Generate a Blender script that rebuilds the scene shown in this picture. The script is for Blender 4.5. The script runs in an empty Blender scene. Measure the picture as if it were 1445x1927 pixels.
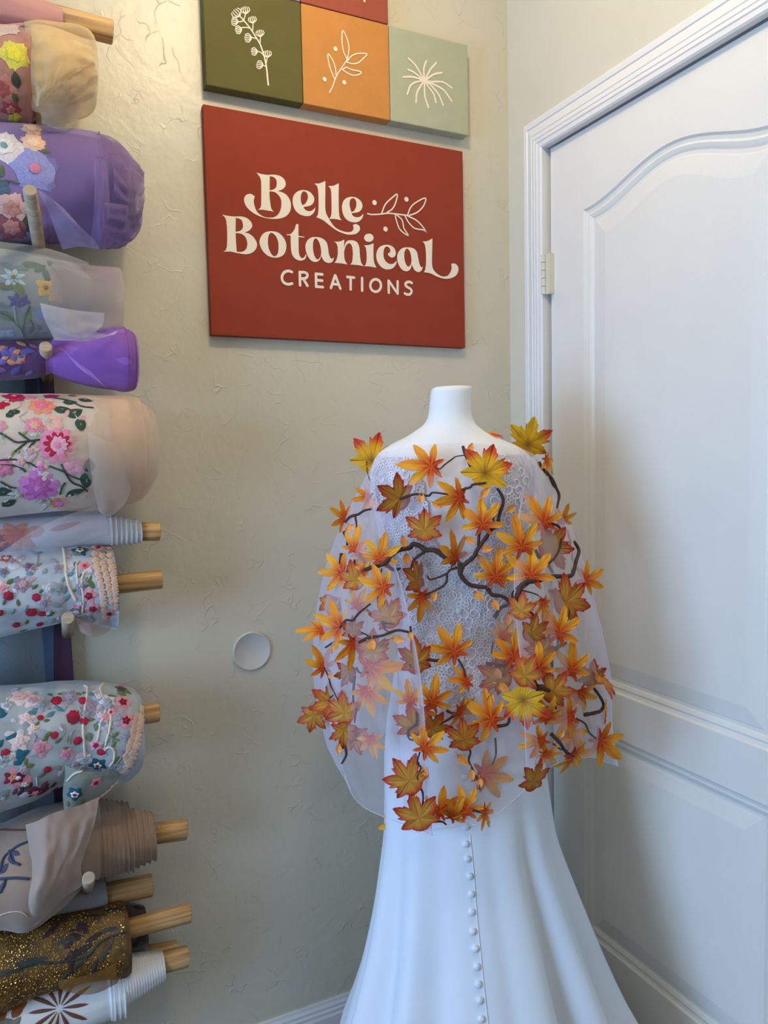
import bpy, math, random
from mathutils import Vector, Matrix, noise
from mathutils.bvhtree import BVHTree
random.seed(7)
C = bpy.context.scene.collection
PI = math.pi
# ------------------------------------------------------------------ camera
FPX, CX, CY = 1427.8, 722.5, 963.5
yaw, pitch, roll_ = 0.4506, -0.0720, -0.0209
CAM = Vector((-1.1277, -1.5875, 1.3540))
Fw = Vector((math.sin(yaw)*math.cos(pitch), math.cos(yaw)*math.cos(pitch), math.sin(pitch)))
_r = Vector((math.cos(yaw), -math.sin(yaw), 0)); _u = _r.cross(Fw)
Rt = math.cos(roll_)*_r + math.sin(roll_)*_u
Up = -math.sin(roll_)*_r + math.cos(roll_)*_u
cd = bpy.data.cameras.new('camera'); cam = bpy.data.objects.new('camera', cd); C.objects.link(cam)
cam.matrix_world = Matrix(((Rt.x, Up.x, -Fw.x, CAM.x), (Rt.y, Up.y, -Fw.y, CAM.y), (Rt.z, Up.z, -Fw.z, CAM.z), (0, 0, 0, 1)))
cd.sensor_fit = 'VERTICAL'; cd.sensor_height = 36.0; cd.lens = 36.0*FPX/1927; cd.clip_start = 0.02
bpy.context.scene.camera = cam
def ray(px, py): return Fw + Rt*((px-CX)/FPX) - Up*((py-CY)/FPX)
def at(px, py, d): return CAM + ray(px, py)*d                 # point at forward distance d
def aty(px, py, Y): v = ray(px, py); return CAM + v*((Y-CAM.y)/v.y)
def atx(px, py, X): v = ray(px, py); return CAM + v*((X-CAM.x)/v.x)
def fdist(p): return (p-CAM).dot(Fw)
# ------------------------------------------------------------------ light and exposure
sc = bpy.context.scene
sc.view_settings.view_transform = 'Standard'; sc.view_settings.look = 'None'
sc.view_settings.gamma = 1; sc.view_settings.exposure = 0.0; sc.view_settings.use_curve_mapping = False
sc.cycles.transparent_max_bounces = 24
w = bpy.data.worlds.new('world'); sc.world = w; w.use_nodes = True
w.node_tree.nodes['Background'].inputs[0].default_value = (0.55, 0.7, 1, 1)
w.node_tree.nodes['Background'].inputs[1].default_value = 0.4
def area(name, loc, target, sx, sy, e, col):
    l = bpy.data.lights.new(name, 'AREA'); l.shape = 'RECTANGLE'; l.size = sx; l.size_y = sy; l.energy = e; l.color = col
    o = bpy.data.objects.new(name, l); C.objects.link(o); o.location = loc
    o.rotation_euler = (Vector(target)-Vector(loc)).to_track_quat('-Z', 'Y').to_euler(); return o
area('window_daylight', (-2.93, -1.0, 1.2), (0.0, -0.75, 0.95), 1.1, 1.2, 60, (0.37, 0.60, 1.0))
area('warm_fill', (-1.5, -1.9, 2.60), (-1.5, -1.9, 0), .35, .35, 4.5, (1.0, 0.80, 0.56))  # added broad warm fill to lift the mid wall, not an actual fitting
pl = bpy.data.lights.new('ceiling_bulb', 'POINT'); pl.energy = 15.5; pl.color = (1.0, 0.83, 0.58); pl.shadow_soft_size = 0.07
po = bpy.data.objects.new('ceiling_bulb', pl); C.objects.link(po); po.location = (-0.68, -0.70, 2.52)
# ------------------------------------------------------------------ materials
def lin(c):
    return tuple((x/255/12.92 if x/255 <= .04045 else ((x/255+.055)/1.055)**2.4) for x in c) + (1,)
def mat(name, rgb, rough=.6, spec=.4, var=.06, nscale=30, bump=0, bscale=200, sheen=0, metal=0, trans=0):
    m = bpy.data.materials.new(name); m.use_nodes = True; nt = m.node_tree; b = nt.nodes['Principled BSDF']
    c = lin(rgb); b.inputs['Roughness'].default_value = rough; b.inputs['Specular IOR Level'].default_value = spec
    b.inputs['Metallic'].default_value = metal
    if sheen: b.inputs['Sheen Weight'].default_value = sheen
    tc = nt.nodes.new('ShaderNodeTexCoord'); n = nt.nodes.new('ShaderNodeTexNoise'); n.inputs['Scale'].default_value = nscale
    n.inputs['Detail'].default_value = 4; nt.links.new(tc.outputs['Object'], n.inputs['Vector'])
    r = nt.nodes.new('ShaderNodeValToRGB'); r.color_ramp.elements[0].position = .3; r.color_ramp.elements[1].position = .7
    r.color_ramp.elements[0].color = tuple(x*(1-var) for x in c[:3])+(1,)
    r.color_ramp.elements[1].color = tuple(min(1, x*(1+var)) for x in c[:3])+(1,)
    nt.links.new(n.outputs['Fac'], r.inputs[0]); nt.links.new(r.outputs[0], b.inputs['Base Color'])
    if bump:
        n2 = nt.nodes.new('ShaderNodeTexNoise'); n2.inputs['Scale'].default_value = bscale
        nt.links.new(tc.outputs['Object'], n2.inputs['Vector'])
        bp = nt.nodes.new('ShaderNodeBump'); bp.inputs['Strength'].default_value = bump; bp.inputs['Distance'].default_value = .002
        nt.links.new(n2.outputs['Fac'], bp.inputs['Height']); nt.links.new(bp.outputs[0], b.inputs['Normal'])
    return m
def sheer(name, rgb, alpha, edge=.3, rough=.6, var=.12):
    """woven see-through cloth: transparent mixed with diffuse and translucent threads, denser where seen at a slant"""
    m = bpy.data.materials.new(name); m.use_nodes = True; nt = m.node_tree
    for n in list(nt.nodes): nt.nodes.remove(n)
    o = nt.nodes.new('ShaderNodeOutputMaterial'); mx = nt.nodes.new('ShaderNodeMixShader'); tr = nt.nodes.new('ShaderNodeBsdfTransparent')
    m2 = nt.nodes.new('ShaderNodeMixShader'); df = nt.nodes.new('ShaderNodeBsdfDiffuse'); tl = nt.nodes.new('ShaderNodeBsdfTranslucent')
    df.inputs[0].default_value = lin(rgb); tl.inputs[0].default_value = lin(rgb); m2.inputs[0].default_value = .35
    nt.links.new(df.outputs[0], m2.inputs[1]); nt.links.new(tl.outputs[0], m2.inputs[2])
    lw = nt.nodes.new('ShaderNodeLayerWeight'); lw.inputs[0].default_value = .35
    tc = nt.nodes.new('ShaderNodeTexCoord'); nz = nt.nodes.new('ShaderNodeTexNoise'); nz.inputs['Scale'].default_value = 16
    nt.links.new(tc.outputs['Object'], nz.inputs['Vector'])
    a = nt.nodes.new('ShaderNodeMath'); a.operation = 'MULTIPLY_ADD'; a.inputs[1].default_value = edge; a.inputs[2].default_value = alpha-var/2
    nt.links.new(lw.outputs['Facing'], a.inputs[0])
    b = nt.nodes.new('ShaderNodeMath'); b.operation = 'MULTIPLY_ADD'; b.inputs[1].default_value = var; b.use_clamp = True
    nt.links.new(nz.outputs['Fac'], b.inputs[0]); nt.links.new(a.outputs[0], b.inputs[2])
    nt.links.new(b.outputs[0], mx.inputs[0]); nt.links.new(tr.outputs[0], mx.inputs[1]); nt.links.new(m2.outputs[0], mx.inputs[2])
    nt.links.new(mx.outputs[0], o.inputs[0]); return m
def wall_mat(name, rgb, strength=.5):
    m = mat(name, rgb, rough=.38, spec=.5, var=.02, nscale=3); nt = m.node_tree; b = nt.nodes['Principled BSDF']
    tc = nt.nodes.new('ShaderNodeTexCoord')
    warp = nt.nodes.new('ShaderNodeTexNoise'); warp.inputs['Scale'].default_value = 9; warp.inputs['Detail'].default_value = 3
    nt.links.new(tc.outputs['Object'], warp.inputs['Vector'])
    add = nt.nodes.new('ShaderNodeVectorMath'); add.operation = 'MULTIPLY_ADD'
    add.inputs[1].default_value = (.16, .16, .16); nt.links.new(warp.outputs['Color'], add.inputs[0]); nt.links.new(tc.outputs['Object'], add.inputs[2])
    vo = nt.nodes.new('ShaderNodeTexVoronoi'); vo.feature = 'DISTANCE_TO_EDGE'; vo.inputs['Scale'].default_value = 16
    nt.links.new(add.outputs[0], vo.inputs['Vector'])
    ridge = nt.nodes.new('ShaderNodeMapRange'); ridge.inputs[1].default_value = 0; ridge.inputs[2].default_value = .03
    ridge.inputs[3].default_value = 1; ridge.inputs[4].default_value = 0; nt.links.new(vo.outputs['Distance'], ridge.inputs[0])
    mask = nt.nodes.new('ShaderNodeTexNoise'); mask.inputs['Scale'].default_value = 17; nt.links.new(tc.outputs['Object'], mask.inputs['Vector'])
    mr = nt.nodes.new('ShaderNodeMapRange'); mr.inputs[1].default_value = .50; mr.inputs[2].default_value = .66; nt.links.new(mask.outputs['Fac'], mr.inputs[0])
    mul = nt.nodes.new('ShaderNodeMath'); mul.operation = 'MULTIPLY'; nt.links.new(ridge.outputs[0], mul.inputs[0]); nt.links.new(mr.outputs[0], mul.inputs[1])
    n2 = nt.nodes.new('ShaderNodeTexNoise'); n2.inputs['Scale'].default_value = 60; n2.inputs['Detail'].default_value = 5; nt.links.new(tc.outputs['Object'], n2.inputs['Vector'])
    n3 = nt.nodes.new('ShaderNodeTexNoise'); n3.inputs['Scale'].default_value = 12; n3.inputs['Detail'].default_value = 2; nt.links.new(add.outputs[0], n3.inputs['Vector'])
    s1 = nt.nodes.new('ShaderNodeMath'); s1.operation = 'MULTIPLY_ADD'; s1.inputs[1].default_value = .6; nt.links.new(n2.outputs['Fac'], s1.inputs[0]); nt.links.new(mul.outputs[0], s1.inputs[2])
    s2 = nt.nodes.new('ShaderNodeMath'); s2.operation = 'MULTIPLY_ADD'; s2.inputs[1].default_value = 1.6; nt.links.new(n3.outputs['Fac'], s2.inputs[0]); nt.links.new(s1.outputs[0], s2.inputs[2])
    bp = nt.nodes.new('ShaderNodeBump'); bp.inputs['Strength'].default_value = strength; bp.inputs['Distance'].default_value = .003
    nt.links.new(s2.outputs[0], bp.inputs['Height']); nt.links.new(bp.outputs[0], b.inputs['Normal']); return m
def wood_mat(name, c1, c2):
    m = mat(name, c1, rough=.5, spec=.35); nt = m.node_tree; b = nt.nodes['Principled BSDF']
    tc = nt.nodes.new('ShaderNodeTexCoord'); mp = nt.nodes.new('ShaderNodeMapping'); mp.inputs['Scale'].default_value = (2, 60, 60)
    nt.links.new(tc.outputs['Object'], mp.inputs[0]); n = nt.nodes.new('ShaderNodeTexNoise'); n.inputs['Scale'].default_value = 2.2; n.inputs['Detail'].default_value = 5
    nt.links.new(mp.outputs[0], n.inputs['Vector']); r = nt.nodes.new('ShaderNodeValToRGB')
    r.color_ramp.elements[0].position = .35; r.color_ramp.elements[0].color = lin(c2); r.color_ramp.elements[1].position = .62; r.color_ramp.elements[1].color = lin(c1)
    nt.links.new(n.outputs['Fac'], r.inputs[0]); nt.links.new(r.outputs[0], b.inputs['Base Color']); return m
def attr_mat(name, rough=.55, speck=.35):
    m = bpy.data.materials.new(name); m.use_nodes = True; nt = m.node_tree; b = nt.nodes['Principled BSDF']
    b.inputs['Roughness'].default_value = rough; b.inputs['Specular IOR Level'].default_value = .25
    b.inputs['Subsurface Weight'].default_value = 0
    a = nt.nodes.new('ShaderNodeVertexColor'); a.layer_name = 'Col'
    tc = nt.nodes.new('ShaderNodeTexCoord'); v = nt.nodes.new('ShaderNodeTexNoise'); v.inputs['Scale'].default_value = 420; v.inputs['Detail'].default_value = 3
    nt.links.new(tc.outputs['Object'], v.inputs['Vector'])
    mr = nt.nodes.new('ShaderNodeMapRange'); mr.inputs[1].default_value = .38; mr.inputs[2].default_value = .6; mr.inputs[3].default_value = 1-speck; mr.inputs[4].default_value = 1.08
    nt.links.new(v.outputs['Fac'], mr.inputs[0])
    mx = nt.nodes.new('ShaderNodeVectorMath'); mx.operation = 'SCALE'; nt.links.new(a.outputs['Color'], mx.inputs[0]); nt.links.new(mr.outputs[0], mx.inputs['Scale'])
    nt.links.new(mx.outputs[0], b.inputs['Base Color'])
    tl = nt.nodes.new('ShaderNodeBsdfTranslucent'); nt.links.new(mx.outputs[0], tl.inputs[0]); ms = nt.nodes.new('ShaderNodeMixShader'); ms.inputs[0].default_value = .15
    out = nt.nodes['Material Output']; nt.links.new(b.outputs[0], ms.inputs[1]); nt.links.new(tl.outputs[0], ms.inputs[2]); nt.links.new(ms.outputs[0], out.inputs[0])
    return m
# ------------------------------------------------------------------ mesh helpers
class MB:
    def __init__(s): s.v = []; s.f = []; s.m = []; s.c = []
    def add(s, vs, fs, mi=0, cols=None):
        o = len(s.v); s.v += [tuple(v) for v in vs]; s.f += [tuple(i+o for i in f) for f in fs]; s.m += [mi]*len(fs)
        s.c += (cols if cols else [(1, 1, 1, 1)]*len(vs))
    def grid(s, rows, mi=0, closed=False, cols=None):
        n = len(rows[0]); vs = [p for r in rows for p in r]; fs = []
        for i in range(len(rows)-1):
            for j in range(n if closed else n-1):
                k = (j+1) % n; fs.append((i*n+j, i*n+k, (i+1)*n+k, (i+1)*n+j))
        s.add(vs, fs, mi, cols)
    def box(s, a, b, mi=0):
        x0, y0, z0 = a; x1, y1, z1 = b
        s.add([(x0,y0,z0),(x1,y0,z0),(x1,y1,z0),(x0,y1,z0),(x0,y0,z1),(x1,y0,z1),(x1,y1,z1),(x0,y1,z1)],
              [(0,3,2,1),(4,5,6,7),(0,1,5,4),(1,2,6,5),(2,3,7,6),(3,0,4,7)], mi)
    def tube(s, pts, rad, n=8, mi=0, cap=True):
        pts = [Vector(p) for p in pts]; rows = []; prev = None
        if not hasattr(rad, '__len__'): rad = [rad]*len(pts)
        for i, p in enumerate(pts):
            t = (pts[min(i+1, len(pts)-1)]-pts[max(i-1, 0)])
            if t.length < 1e-9: t = Vector((0, 0, 1))
            t.normalize()
            a = prev if prev else (Vector((0, 0, 1)) if abs(t.z) < .9 else Vector((1, 0, 0)))
            a = (a-t*a.dot(t)).normalized(); prev = a; b = t.cross(a)
            rows.append([p+(a*math.cos(q*2*PI/n)+b*math.sin(q*2*PI/n))*rad[i] for q in range(n)])
        o = len(s.v); s.grid(rows, mi, True)
        if cap:
            s.f.append(tuple(o+q for q in range(n))[::-1]); s.m.append(mi)
            s.f.append(tuple(o+(len(pts)-1)*n+q for q in range(n))); s.m.append(mi)
    def build(s, name, mats, parent=None, smooth=True, origin=None, colors=False):
        me = bpy.data.meshes.new(name)
        if origin is None: origin = parent.location.copy() if parent else Vector((0, 0, 0))
        if parent: origin = Vector(parent['_o'])
        org = Vector(origin)
        me.from_pydata([Vector(v)-org for v in s.v], [], s.f)
        mats = mats if isinstance(mats, (list, tuple)) else [mats]
        for m in mats: me.materials.append(m)
        me.polygons.foreach_set('material_index', s.m)
        me.polygons.foreach_set('use_smooth', [smooth]*len(s.f))
        if colors:
            ca = me.color_attributes.new('Col', 'FLOAT_COLOR', 'POINT')
            ca.data.foreach_set('color', [x for c in s.c for x in c])
        me.update()
        o = bpy.data.objects.new(name, me); C.objects.link(o)
        if parent: o.parent = parent; o['_o'] = list(org)
        else: o.location = org; o['_o'] = list(org)
        return o
def bevel(o, wd, seg=2):
    b = o.modifiers.new('bevel', 'BEVEL'); b.width = wd; b.segments = seg; b.limit_method = 'ANGLE'; return o
def thing(name, label, cat, loc, group=None):
    o = bpy.data.objects.new(name, None); C.objects.link(o); o.location = loc; o['_o'] = list(loc); o.empty_display_size = .05
    o['label'] = label; o['category'] = cat
    if group: o['group'] = group
    return o
def tag(o, label, cat, group=None):
    o['label'] = label; o['category'] = cat
    if group: o['group'] = group
    return o
def struct(o): o['kind'] = 'structure'; return o
def cr(pts, n=6, closed=False):
    """Catmull-Rom through points of any dimension"""
    P = [Vector(p) for p in pts]; out = []; N = len(P)
    rng = range(N if closed else N-1)
    for i in rng:
        p0 = P[(i-1) % N] if closed or i > 0 else P[i]*2-P[i+1]; p1 = P[i]; p2 = P[(i+1) % N]
        p3 = P[(i+2) % N] if closed or i+2 < N else p2*2-p1
        for k in range(n):
            t = k/n; out.append(.5*((2*p1)+(p2-p0)*t+(2*p0-5*p1+4*p2-p3)*t*t+(3*p1-p0-3*p2+p3)*t**3))
    if not closed: out.append(P[-1])
    return out
def bvh_of(mb): return BVHTree.FromPolygons([Vector(v) for v in mb.v], mb.f)
def hit(bvh, px, py):
    v = ray(px, py); h = bvh.ray_cast(CAM, v.normalized()); return h[0], h[1]
# ------------------------------------------------------------------ the room
WALL = wall_mat('wall_paint', (210, 202, 180), .42); WALL2 = wall_mat('wall_paint_door_side', (208, 203, 184), .12)
WHITE = mat('trim_white', (226, 224, 220), rough=.35, spec=.5, var=.01, nscale=8)
DOORM = mat('door_white', (228, 225, 216), rough=.38, spec=.5, var=.015, nscale=10, bump=.12, bscale=400)
CEIL = mat('ceiling_paint', (225, 222, 210), rough=.8, bump=.2); CARPET = mat('floor_carpet', (92, 84, 76), rough=.95, bump=.8, bscale=500)
H, XL, YF = 2.62, -3.0, -3.2
def quadobj(name, a, b, m): q = MB(); q.box(a, b); return struct(q.build(name, m, smooth=False, origin=a))
quadobj('floor', (XL-.1, YF-.1, -.1), (.1, .1, 0), CARPET)
quadobj('ceiling', (XL-.1, YF-.1, H), (.1, .1, H+.1), CEIL)
quadobj('wall_back', (XL-.1, 0, 0), (.1, .1, H), WALL)
quadobj('wall_front', (XL-.1, YF-.1, 0), (.1, YF, H), WALL)
# left wall with the window opening that lets the daylight in
q = MB(); wy0, wy1, wz0, wz1 = -1.62, -.38, .55, 1.85
q.box((XL-.1, YF, 0), (XL, wy0, H)); q.box((XL-.1, wy1, 0), (XL, 0, H)); q.box((XL-.1, wy0, 0), (XL, wy1, wz0)); q.box((XL-.1, wy0, wz1), (XL, wy1, H))
struct(q.build('wall_left', WALL, smooth=False, origin=(XL, 0, 0)))
q = MB()
for a, b in (((XL-.08, wy0, wz0), (XL-.02, wy0+.05, wz1)), ((XL-.08, wy1-.05, wz0), (XL-.02, wy1, wz1)), ((XL-.08, wy0, wz0), (XL-.02, wy1, wz0+.05)), ((XL-.08, wy0, wz1-.05), (XL-.02, wy1, wz1))): q.box(a, b)
struct(q.build('window_1', WHITE, smooth=False, origin=(XL, wy0, wz0)))
# right wall with the door opening
DY0, DY1, DH = -0.155, -0.869, 2.045      # hinge edge, latch edge, head of the door leaf
q = MB(); q.box((0, DY0+.012, 0), (.1, 0, H)); q.box((0, YF, 0), (.1, DY1-.012, H)); q.box((0, DY1-.012, DH+.012), (.1, DY0+.012, H))
struct(q.build('wall_right', WALL2, smooth=False, origin=(0, 0, 0)))
# casing: a moulded profile mitred round the opening (trim_1), jamb inside it
prof = [(0, 0), (0, .010), (.004, .0125), (.012, .0125), (.0135, .010), (.030, .017), (.032, .0155), (.040, .0185), (.0415, .017), (.048, .019), (.050, .017), (.057, .017), (.060, .014), (.060, 0)]
q = MB(); o0 = 0.084    # width from outer edge to inner
rows = []
yo, yi, zo = -0.0744, DY0+.006, DH+.078
sc_ = (yo-yi)/.060
for (s, t) in prof:
    s2 = s*sc_
    rows.append([(-t, yo-s2, 0), (-t, yo-s2, zo-s2), (-t, DY1-.0846+s2, zo-s2), (-t, DY1-.0846+s2, 0)])
rows2 = [[r[k] for r in rows] for k in range(4)]
q.grid(rows2)
q.box((.0, DY0+.012, 0), (.09, DY0+.006, DH+.006)); q.box((.0, DY1-.012, 0), (.09, DY1-.006, DH+.006)); q.box((.0, DY1-.012, DH+.006), (.09, DY0+.012, DH+.014))
struct(q.build('trim_1', WHITE, smooth=False, origin=(0, yo, 0)))
# door leaf with two moulded panels: height field on a grid that follows the panel outlines
XD = .004
def door():
    root = bpy.data.objects.new('door_1', None); C.objects.link(root); root.location = (XD, DY0, 0); root['_o'] = [XD, DY0, 0]; root['kind'] = 'structure'
    y0, y1 = DY0-.003, DY1+.003
    pl_, pr_ = -0.2670, -0.7500
    rise = .052
    def arch(z0):
        def f(u):                                     # u 0..1 across the panel
            return z0+rise*math.sin(PI*min(1,max(0,u)))**2
        return f
    zt, zb = 1.878, .839
    z2t, z2b = .743, .250
    rings = [(0, 0), (.004, .0045), (.010, .006), (.014, .0045), (.020, .007), (.024, .0095), (.030, .0095), (.033, .0085), (.060, .004), (.064, .0035)]
    m = MB()
    def outline(top, bot, arched, ins, N=28, M=10):
        pts = []; w = abs(pr_-pl_); a, b = pl_-ins, pr_+ins
        f = arch(top)
        for k in range(N+1):
            u = k/N; y = a+(b-a)*u
            z = (f(u) if arched else top)-ins
            pts.append((y, z))
        for k in range(1, M+1): pts.append((b, pts[N][1]+(bot+ins-pts[N][1])*k/M))
        for k in range(1, N+1): pts.append((b+(a-b)*k/N, bot+ins))
        for k in range(1, M): pts.append((a, bot+ins+(pts[0][1]-bot-ins)*k/M))
        return pts
    for top, bot, ar in ((zt, zb, True), (z2t, z2b, False)):
        rows = []
        for ins, dep in rings:
            rows.append([(XD+dep, y, z) for y, z in outline(top, bot, ar, ins)])
        m.grid(rows[::-1], closed=True)
        fl = rows[-1]; N = 28
        # field of the panel: join top chain to bottom chain
        topc = fl[:N+1]; botc = [fl[(N+10+(N-k)) % len(fl)] for k in range(N+1)]
        m.grid([botc, topc])
    # leaf surface round the panels
    def rect(ya, yb, za, zb_): m.add([(XD, ya, za), (XD, yb, za), (XD, yb, zb_), (XD, ya, zb_)], [(0, 3, 2, 1)])
    rect(y0, pl_, .01, DH); rect(pr_, y1, .01, DH); rect(pl_, pr_, .01, z2b); rect(pl_, pr_, z2t, zb)
    o = outline(zt, zb, True, 0)[:29]
    m.grid([[(XD, y, z) for y, z in o], [(XD, y, DH) for y, z in o]])
    m.box((XD+.0145, y1, .01), (XD+.035, y0, DH))
    m.add([(XD, y0, .01), (XD, y0, DH), (XD+.02, y0, DH), (XD+.02, y0, .01)], [(0, 1, 2, 3)])
    m.add([(XD, y1, .01), (XD, y1, DH), (XD+.02, y1, DH), (XD+.02, y1, .01)], [(0, 1, 2, 3)])
    m.add([(XD, y0, DH), (XD, y1, DH), (XD+.02, y1, DH), (XD+.02, y0, DH)], [(0, 1, 2, 3)])
    m.build('door_leaf', DOORM, root, smooth=False)
    HM = mat('hinge_metal', (214, 208, 186), rough=.35, spec=.6, var=.02)
    for zc in (1.765, .25):
        h = MB(); hh = .045
        for k in range(5):
            a = zc-hh+k*.018; h.tube([(-.0125, DY0+.004, a+.0006), (-.0125, DY0+.004, a+.0174)], .0058, 14)
        h.box((-.010, DY0-.014, zc-hh), (.0035, DY0+.001, zc+hh))
        ho = h.build('hinge', HM, root, smooth=False); ho['label'] = 'painted metal butt hinge'
    return root
door()
# baseboard
bp_ = [(0, 0), (.013, 0), (.013, .058), (.0105, .063), (.0105, .070), (.008, .074), (.008, .080), (.005, .086), (.004, .0926), (0, .0926)]
q = MB(); q.grid([[(XL, -a, b) for a, b in bp_], [(-.0, -a, b) for a, b in bp_]]); struct(q.build('baseboard_back', WHITE, smooth=False, origin=(XL, 0, 0)))
q = MB(); q.grid([[(-a, yo, b) for a, b in bp_], [(-a, 0, b) for a, b in bp_]]); struct(q.build('baseboard_right', WHITE, smooth=False, origin=(0, 0, 0)))
# ------------------------------------------------------------------ canvases on the back wall
CREAM = mat('cream_paint', (238, 222, 200), rough=.7, var=.01)
def canvas_mat(name, rgb): return mat(name, rgb, rough=.75, spec=.2, var=.03, nscale=25, bump=.25, bscale=900)
def canvas(name, x, z, wd, ht, dep, m, label, group=None, cat='canvas print'):
    t = thing(name, label, cat, (x, 0, z), group)
    q = MB(); q.box((x, -dep, z), (x+wd, -.001, z+ht)); o = q.build('stretched_canvas', m, t, smooth=False); bevel(o, .0018, 2)
    t['_dep'] = dep; return t
def outline_pts(pts, per=7):
    """closed outline; (x, y, 1) marks a corner, other points are smooth"""
    n = len(pts); cor = [i for i, p in enumerate(pts) if len(p) > 2]
    P = [Vector((p[0], p[1])) for p in pts]
    if not cor: return cr(P, per, True)
    out = []
    for a, i in enumerate(cor):
        j = cor[(a+1) % len(cor)]
        seg = [P[(i+k) % n] for k in range(((j-i) % n or n)+1)]
        out += cr(seg, per)[:-1] if len(seg) > 2 else [seg[0]]
    return out
def plane_pt(x, y, org, s, dep):
    p = aty(org[0]+x/s, org[1]+y/s, -dep); return (p.x, p.z)
def fill(mb, loops, dep, thick=.0006):
    """flat painted shape from closed loops (first outer, others holes) in (X,Z) on the canvas face"""
    cu = bpy.data.curves.new('c', 'CURVE'); cu.dimensions = '2D'; cu.fill_mode = 'BOTH'
    for lp in loops:
        sp = cu.splines.new('POLY'); sp.points.add(len(lp)-1); sp.use_cyclic_u = True
        for k, (a, b) in enumerate(lp): sp.points[k].co = (a, b, 0, 1)
    o = bpy.data.objects.new('c', cu); me = bpy.data.meshes.new_from_object(o)
    ST[0] = (ST[0]+1) % 24; thick += ST[0]*2.5e-5
    mb.add([(v.co.x, -dep-thick, v.co.y) for v in me.vertices], [tuple(p.vertices) for p in me.polygons])
    bpy.data.objects.remove(o); bpy.data.curves.remove(cu); bpy.data.meshes.remove(me)
ST = [0]
def stroke(mb, pts, wd, dep, n=6, taper=None, smooth=True):
    """painted line with round ends; points already (X,Z), wd in metres"""
    P = cr([Vector(p) for p in pts], n) if smooth and len(pts) > 2 else [Vector(p) for p in pts]
    L = []; R = []; N = len(P)
    for i, p in enumerate(P):
        t = (P[min(i+1, N-1)]-P[max(i-1, 0)]).normalized(); nn = Vector((-t.y, t.x)); u = i/(N-1)
        k = wd/2*(1 if not taper else taper[0]+(taper[1]-taper[0])*u)
        L.append(p+nn*k); R.append(p-nn*k)
    ST[0] = (ST[0]+1) % 24; y = -dep-.0006-ST[0]*2.5e-5
    mb.grid([[(p.x, y, p.y) for p in L], [(p.x, y, p.y) for p in R]])
    for e, k in ((P[0], (taper[0] if taper else 1)), (P[-1], (taper[1] if taper else 1))):
        r = wd/2*k; y -= 1.2e-5; mb.add([(e.x, y, e.y)]+[(e.x+r*math.cos(a*PI/6), y, e.y+r*math.sin(a*PI/6)) for a in range(12)], [(0, 1+a, 1+(a+1) % 12) for a in range(12)])
SD = .018
CM = {k: canvas_mat('canvas_'+k, v) for k, v in dict(red=(146, 58, 38), green=(98, 92, 48), orange=(198, 134, 68), sage=(172, 174, 146), mauve=(168, 138, 142), rust=(158, 80, 60)).items()}
sign = canvas('canvas_sign', -.7524, 1.611, .6096, .4572, SD, CM['red'], 'large rust red canvas reading Belle Botanical Creations, below the small squares', cat='sign')
A = lambda x, y: plane_pt(x, y, (410, 300), 6.0208, SD)
B = lambda x, y: A(x+1324.6, y+240.8)
def glyph(mb, f, *loops): fill(mb, [[f(p.x, p.y) for p in outline_pts(l)] for l in loops], SD)
m = MB()
glyph(m, A, [(435,150,1),(490,166),(586,180,1),(585,345),(583,400),(590,480),(605,560),(632,593,1),(560,580),(500,571),(450,572,1),(475,555),(488,520),(490,450),(490,350),(488,260),(478,210),(460,180)])
glyph(m, A, [(575,176,1),(650,175),(720,198),(760,245),(765,295),(740,332),(700,352),(665,360,1),(640,358,1),(584,351,1),(625,343),(655,320),(665,280),(660,235),(632,203),(584,190,1)])
glyph(m, A, [(583,351,1),(640,357),(700,365),(765,395),(812,455),(827,530),(810,600),(760,650),(690,672),(620,675),(540,665),(460,640),(380,595),(325,540),(298,480),(300,430),(330,398),(375,393),(417,420,1),(405,470),(415,530),(440,590),(490,635),(550,658),(620,658),(670,635),(705,580),(718,510),(712,450),(680,400),(640,370),(583,362,1)])
glyph(m, A, [(1103,542,1),(1090,595),(1050,635),(1000,643),(930,625),(875,575),(847,500),(850,430),(880,380),(930,352),(990,350),(1040,370),(1080,415),(1090,455),(1075,500),(1035,528),(967,540,1),(990,573),(1030,588),(1070,577)], [(975,362),(1008,385),(1018,430),(1005,475),(985,505),(955,520,1),(940,480),(938,420),(950,380)])
glyph(m, A, [(1090,275,1),(1150,272),(1217,245,1),(1215,400),(1218,580),(1255,670),(1324,768),(1404,811),(1465,824),(1515,816),(1535,781),(1528,746,1),(1550,734),(1585,741),(1608,771),(1600,811),(1555,846),(1475,853),(1400,832),(1330,797),(1260,745),(1190,690),(1113,655,1),(1130,630),(1138,560),(1138,420),(1130,330),(1115,295)])
glyph(m, A, [(1247,303,1),(1310,298),(1368,270,1),(1366,450),(1370,600),(1380,660),(1400,692,1),(1330,677),(1258,675,1),(1275,650),(1285,600),(1285,450),(1280,360),(1268,325)])
glyph(m, B, [(322,375,1),(312,420),(275,460),(220,474),(150,455),(100,400),(80,320),(88,250),(120,205),(175,185),(240,193),(290,230),(311,280),(300,325),(265,357),(187,370,1),(207,402),(250,416),(290,405)], [(203,200),(230,215),(243,260),(235,310),(212,345),(187,357,1),(172,310),(165,260),(175,215)])
m.build('lettering', CREAM, sign, smooth=False)
m = MB()
glyph(m, A, [(45,625,1),(100,638),(201,650,1),(200,850),(212,1050,1),(140,1045),(62,1047,1),(88,1025),(102,970),(104,850),(98,740),(85,670)])
glyph(m, A, [(190,648,1),(280,650),(340,675),(380,720),(385,765),(350,808),(295,832,1),(200,821,1),(250,810),(278,780),(282,735),(262,685),(200,662,1)])
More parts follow.
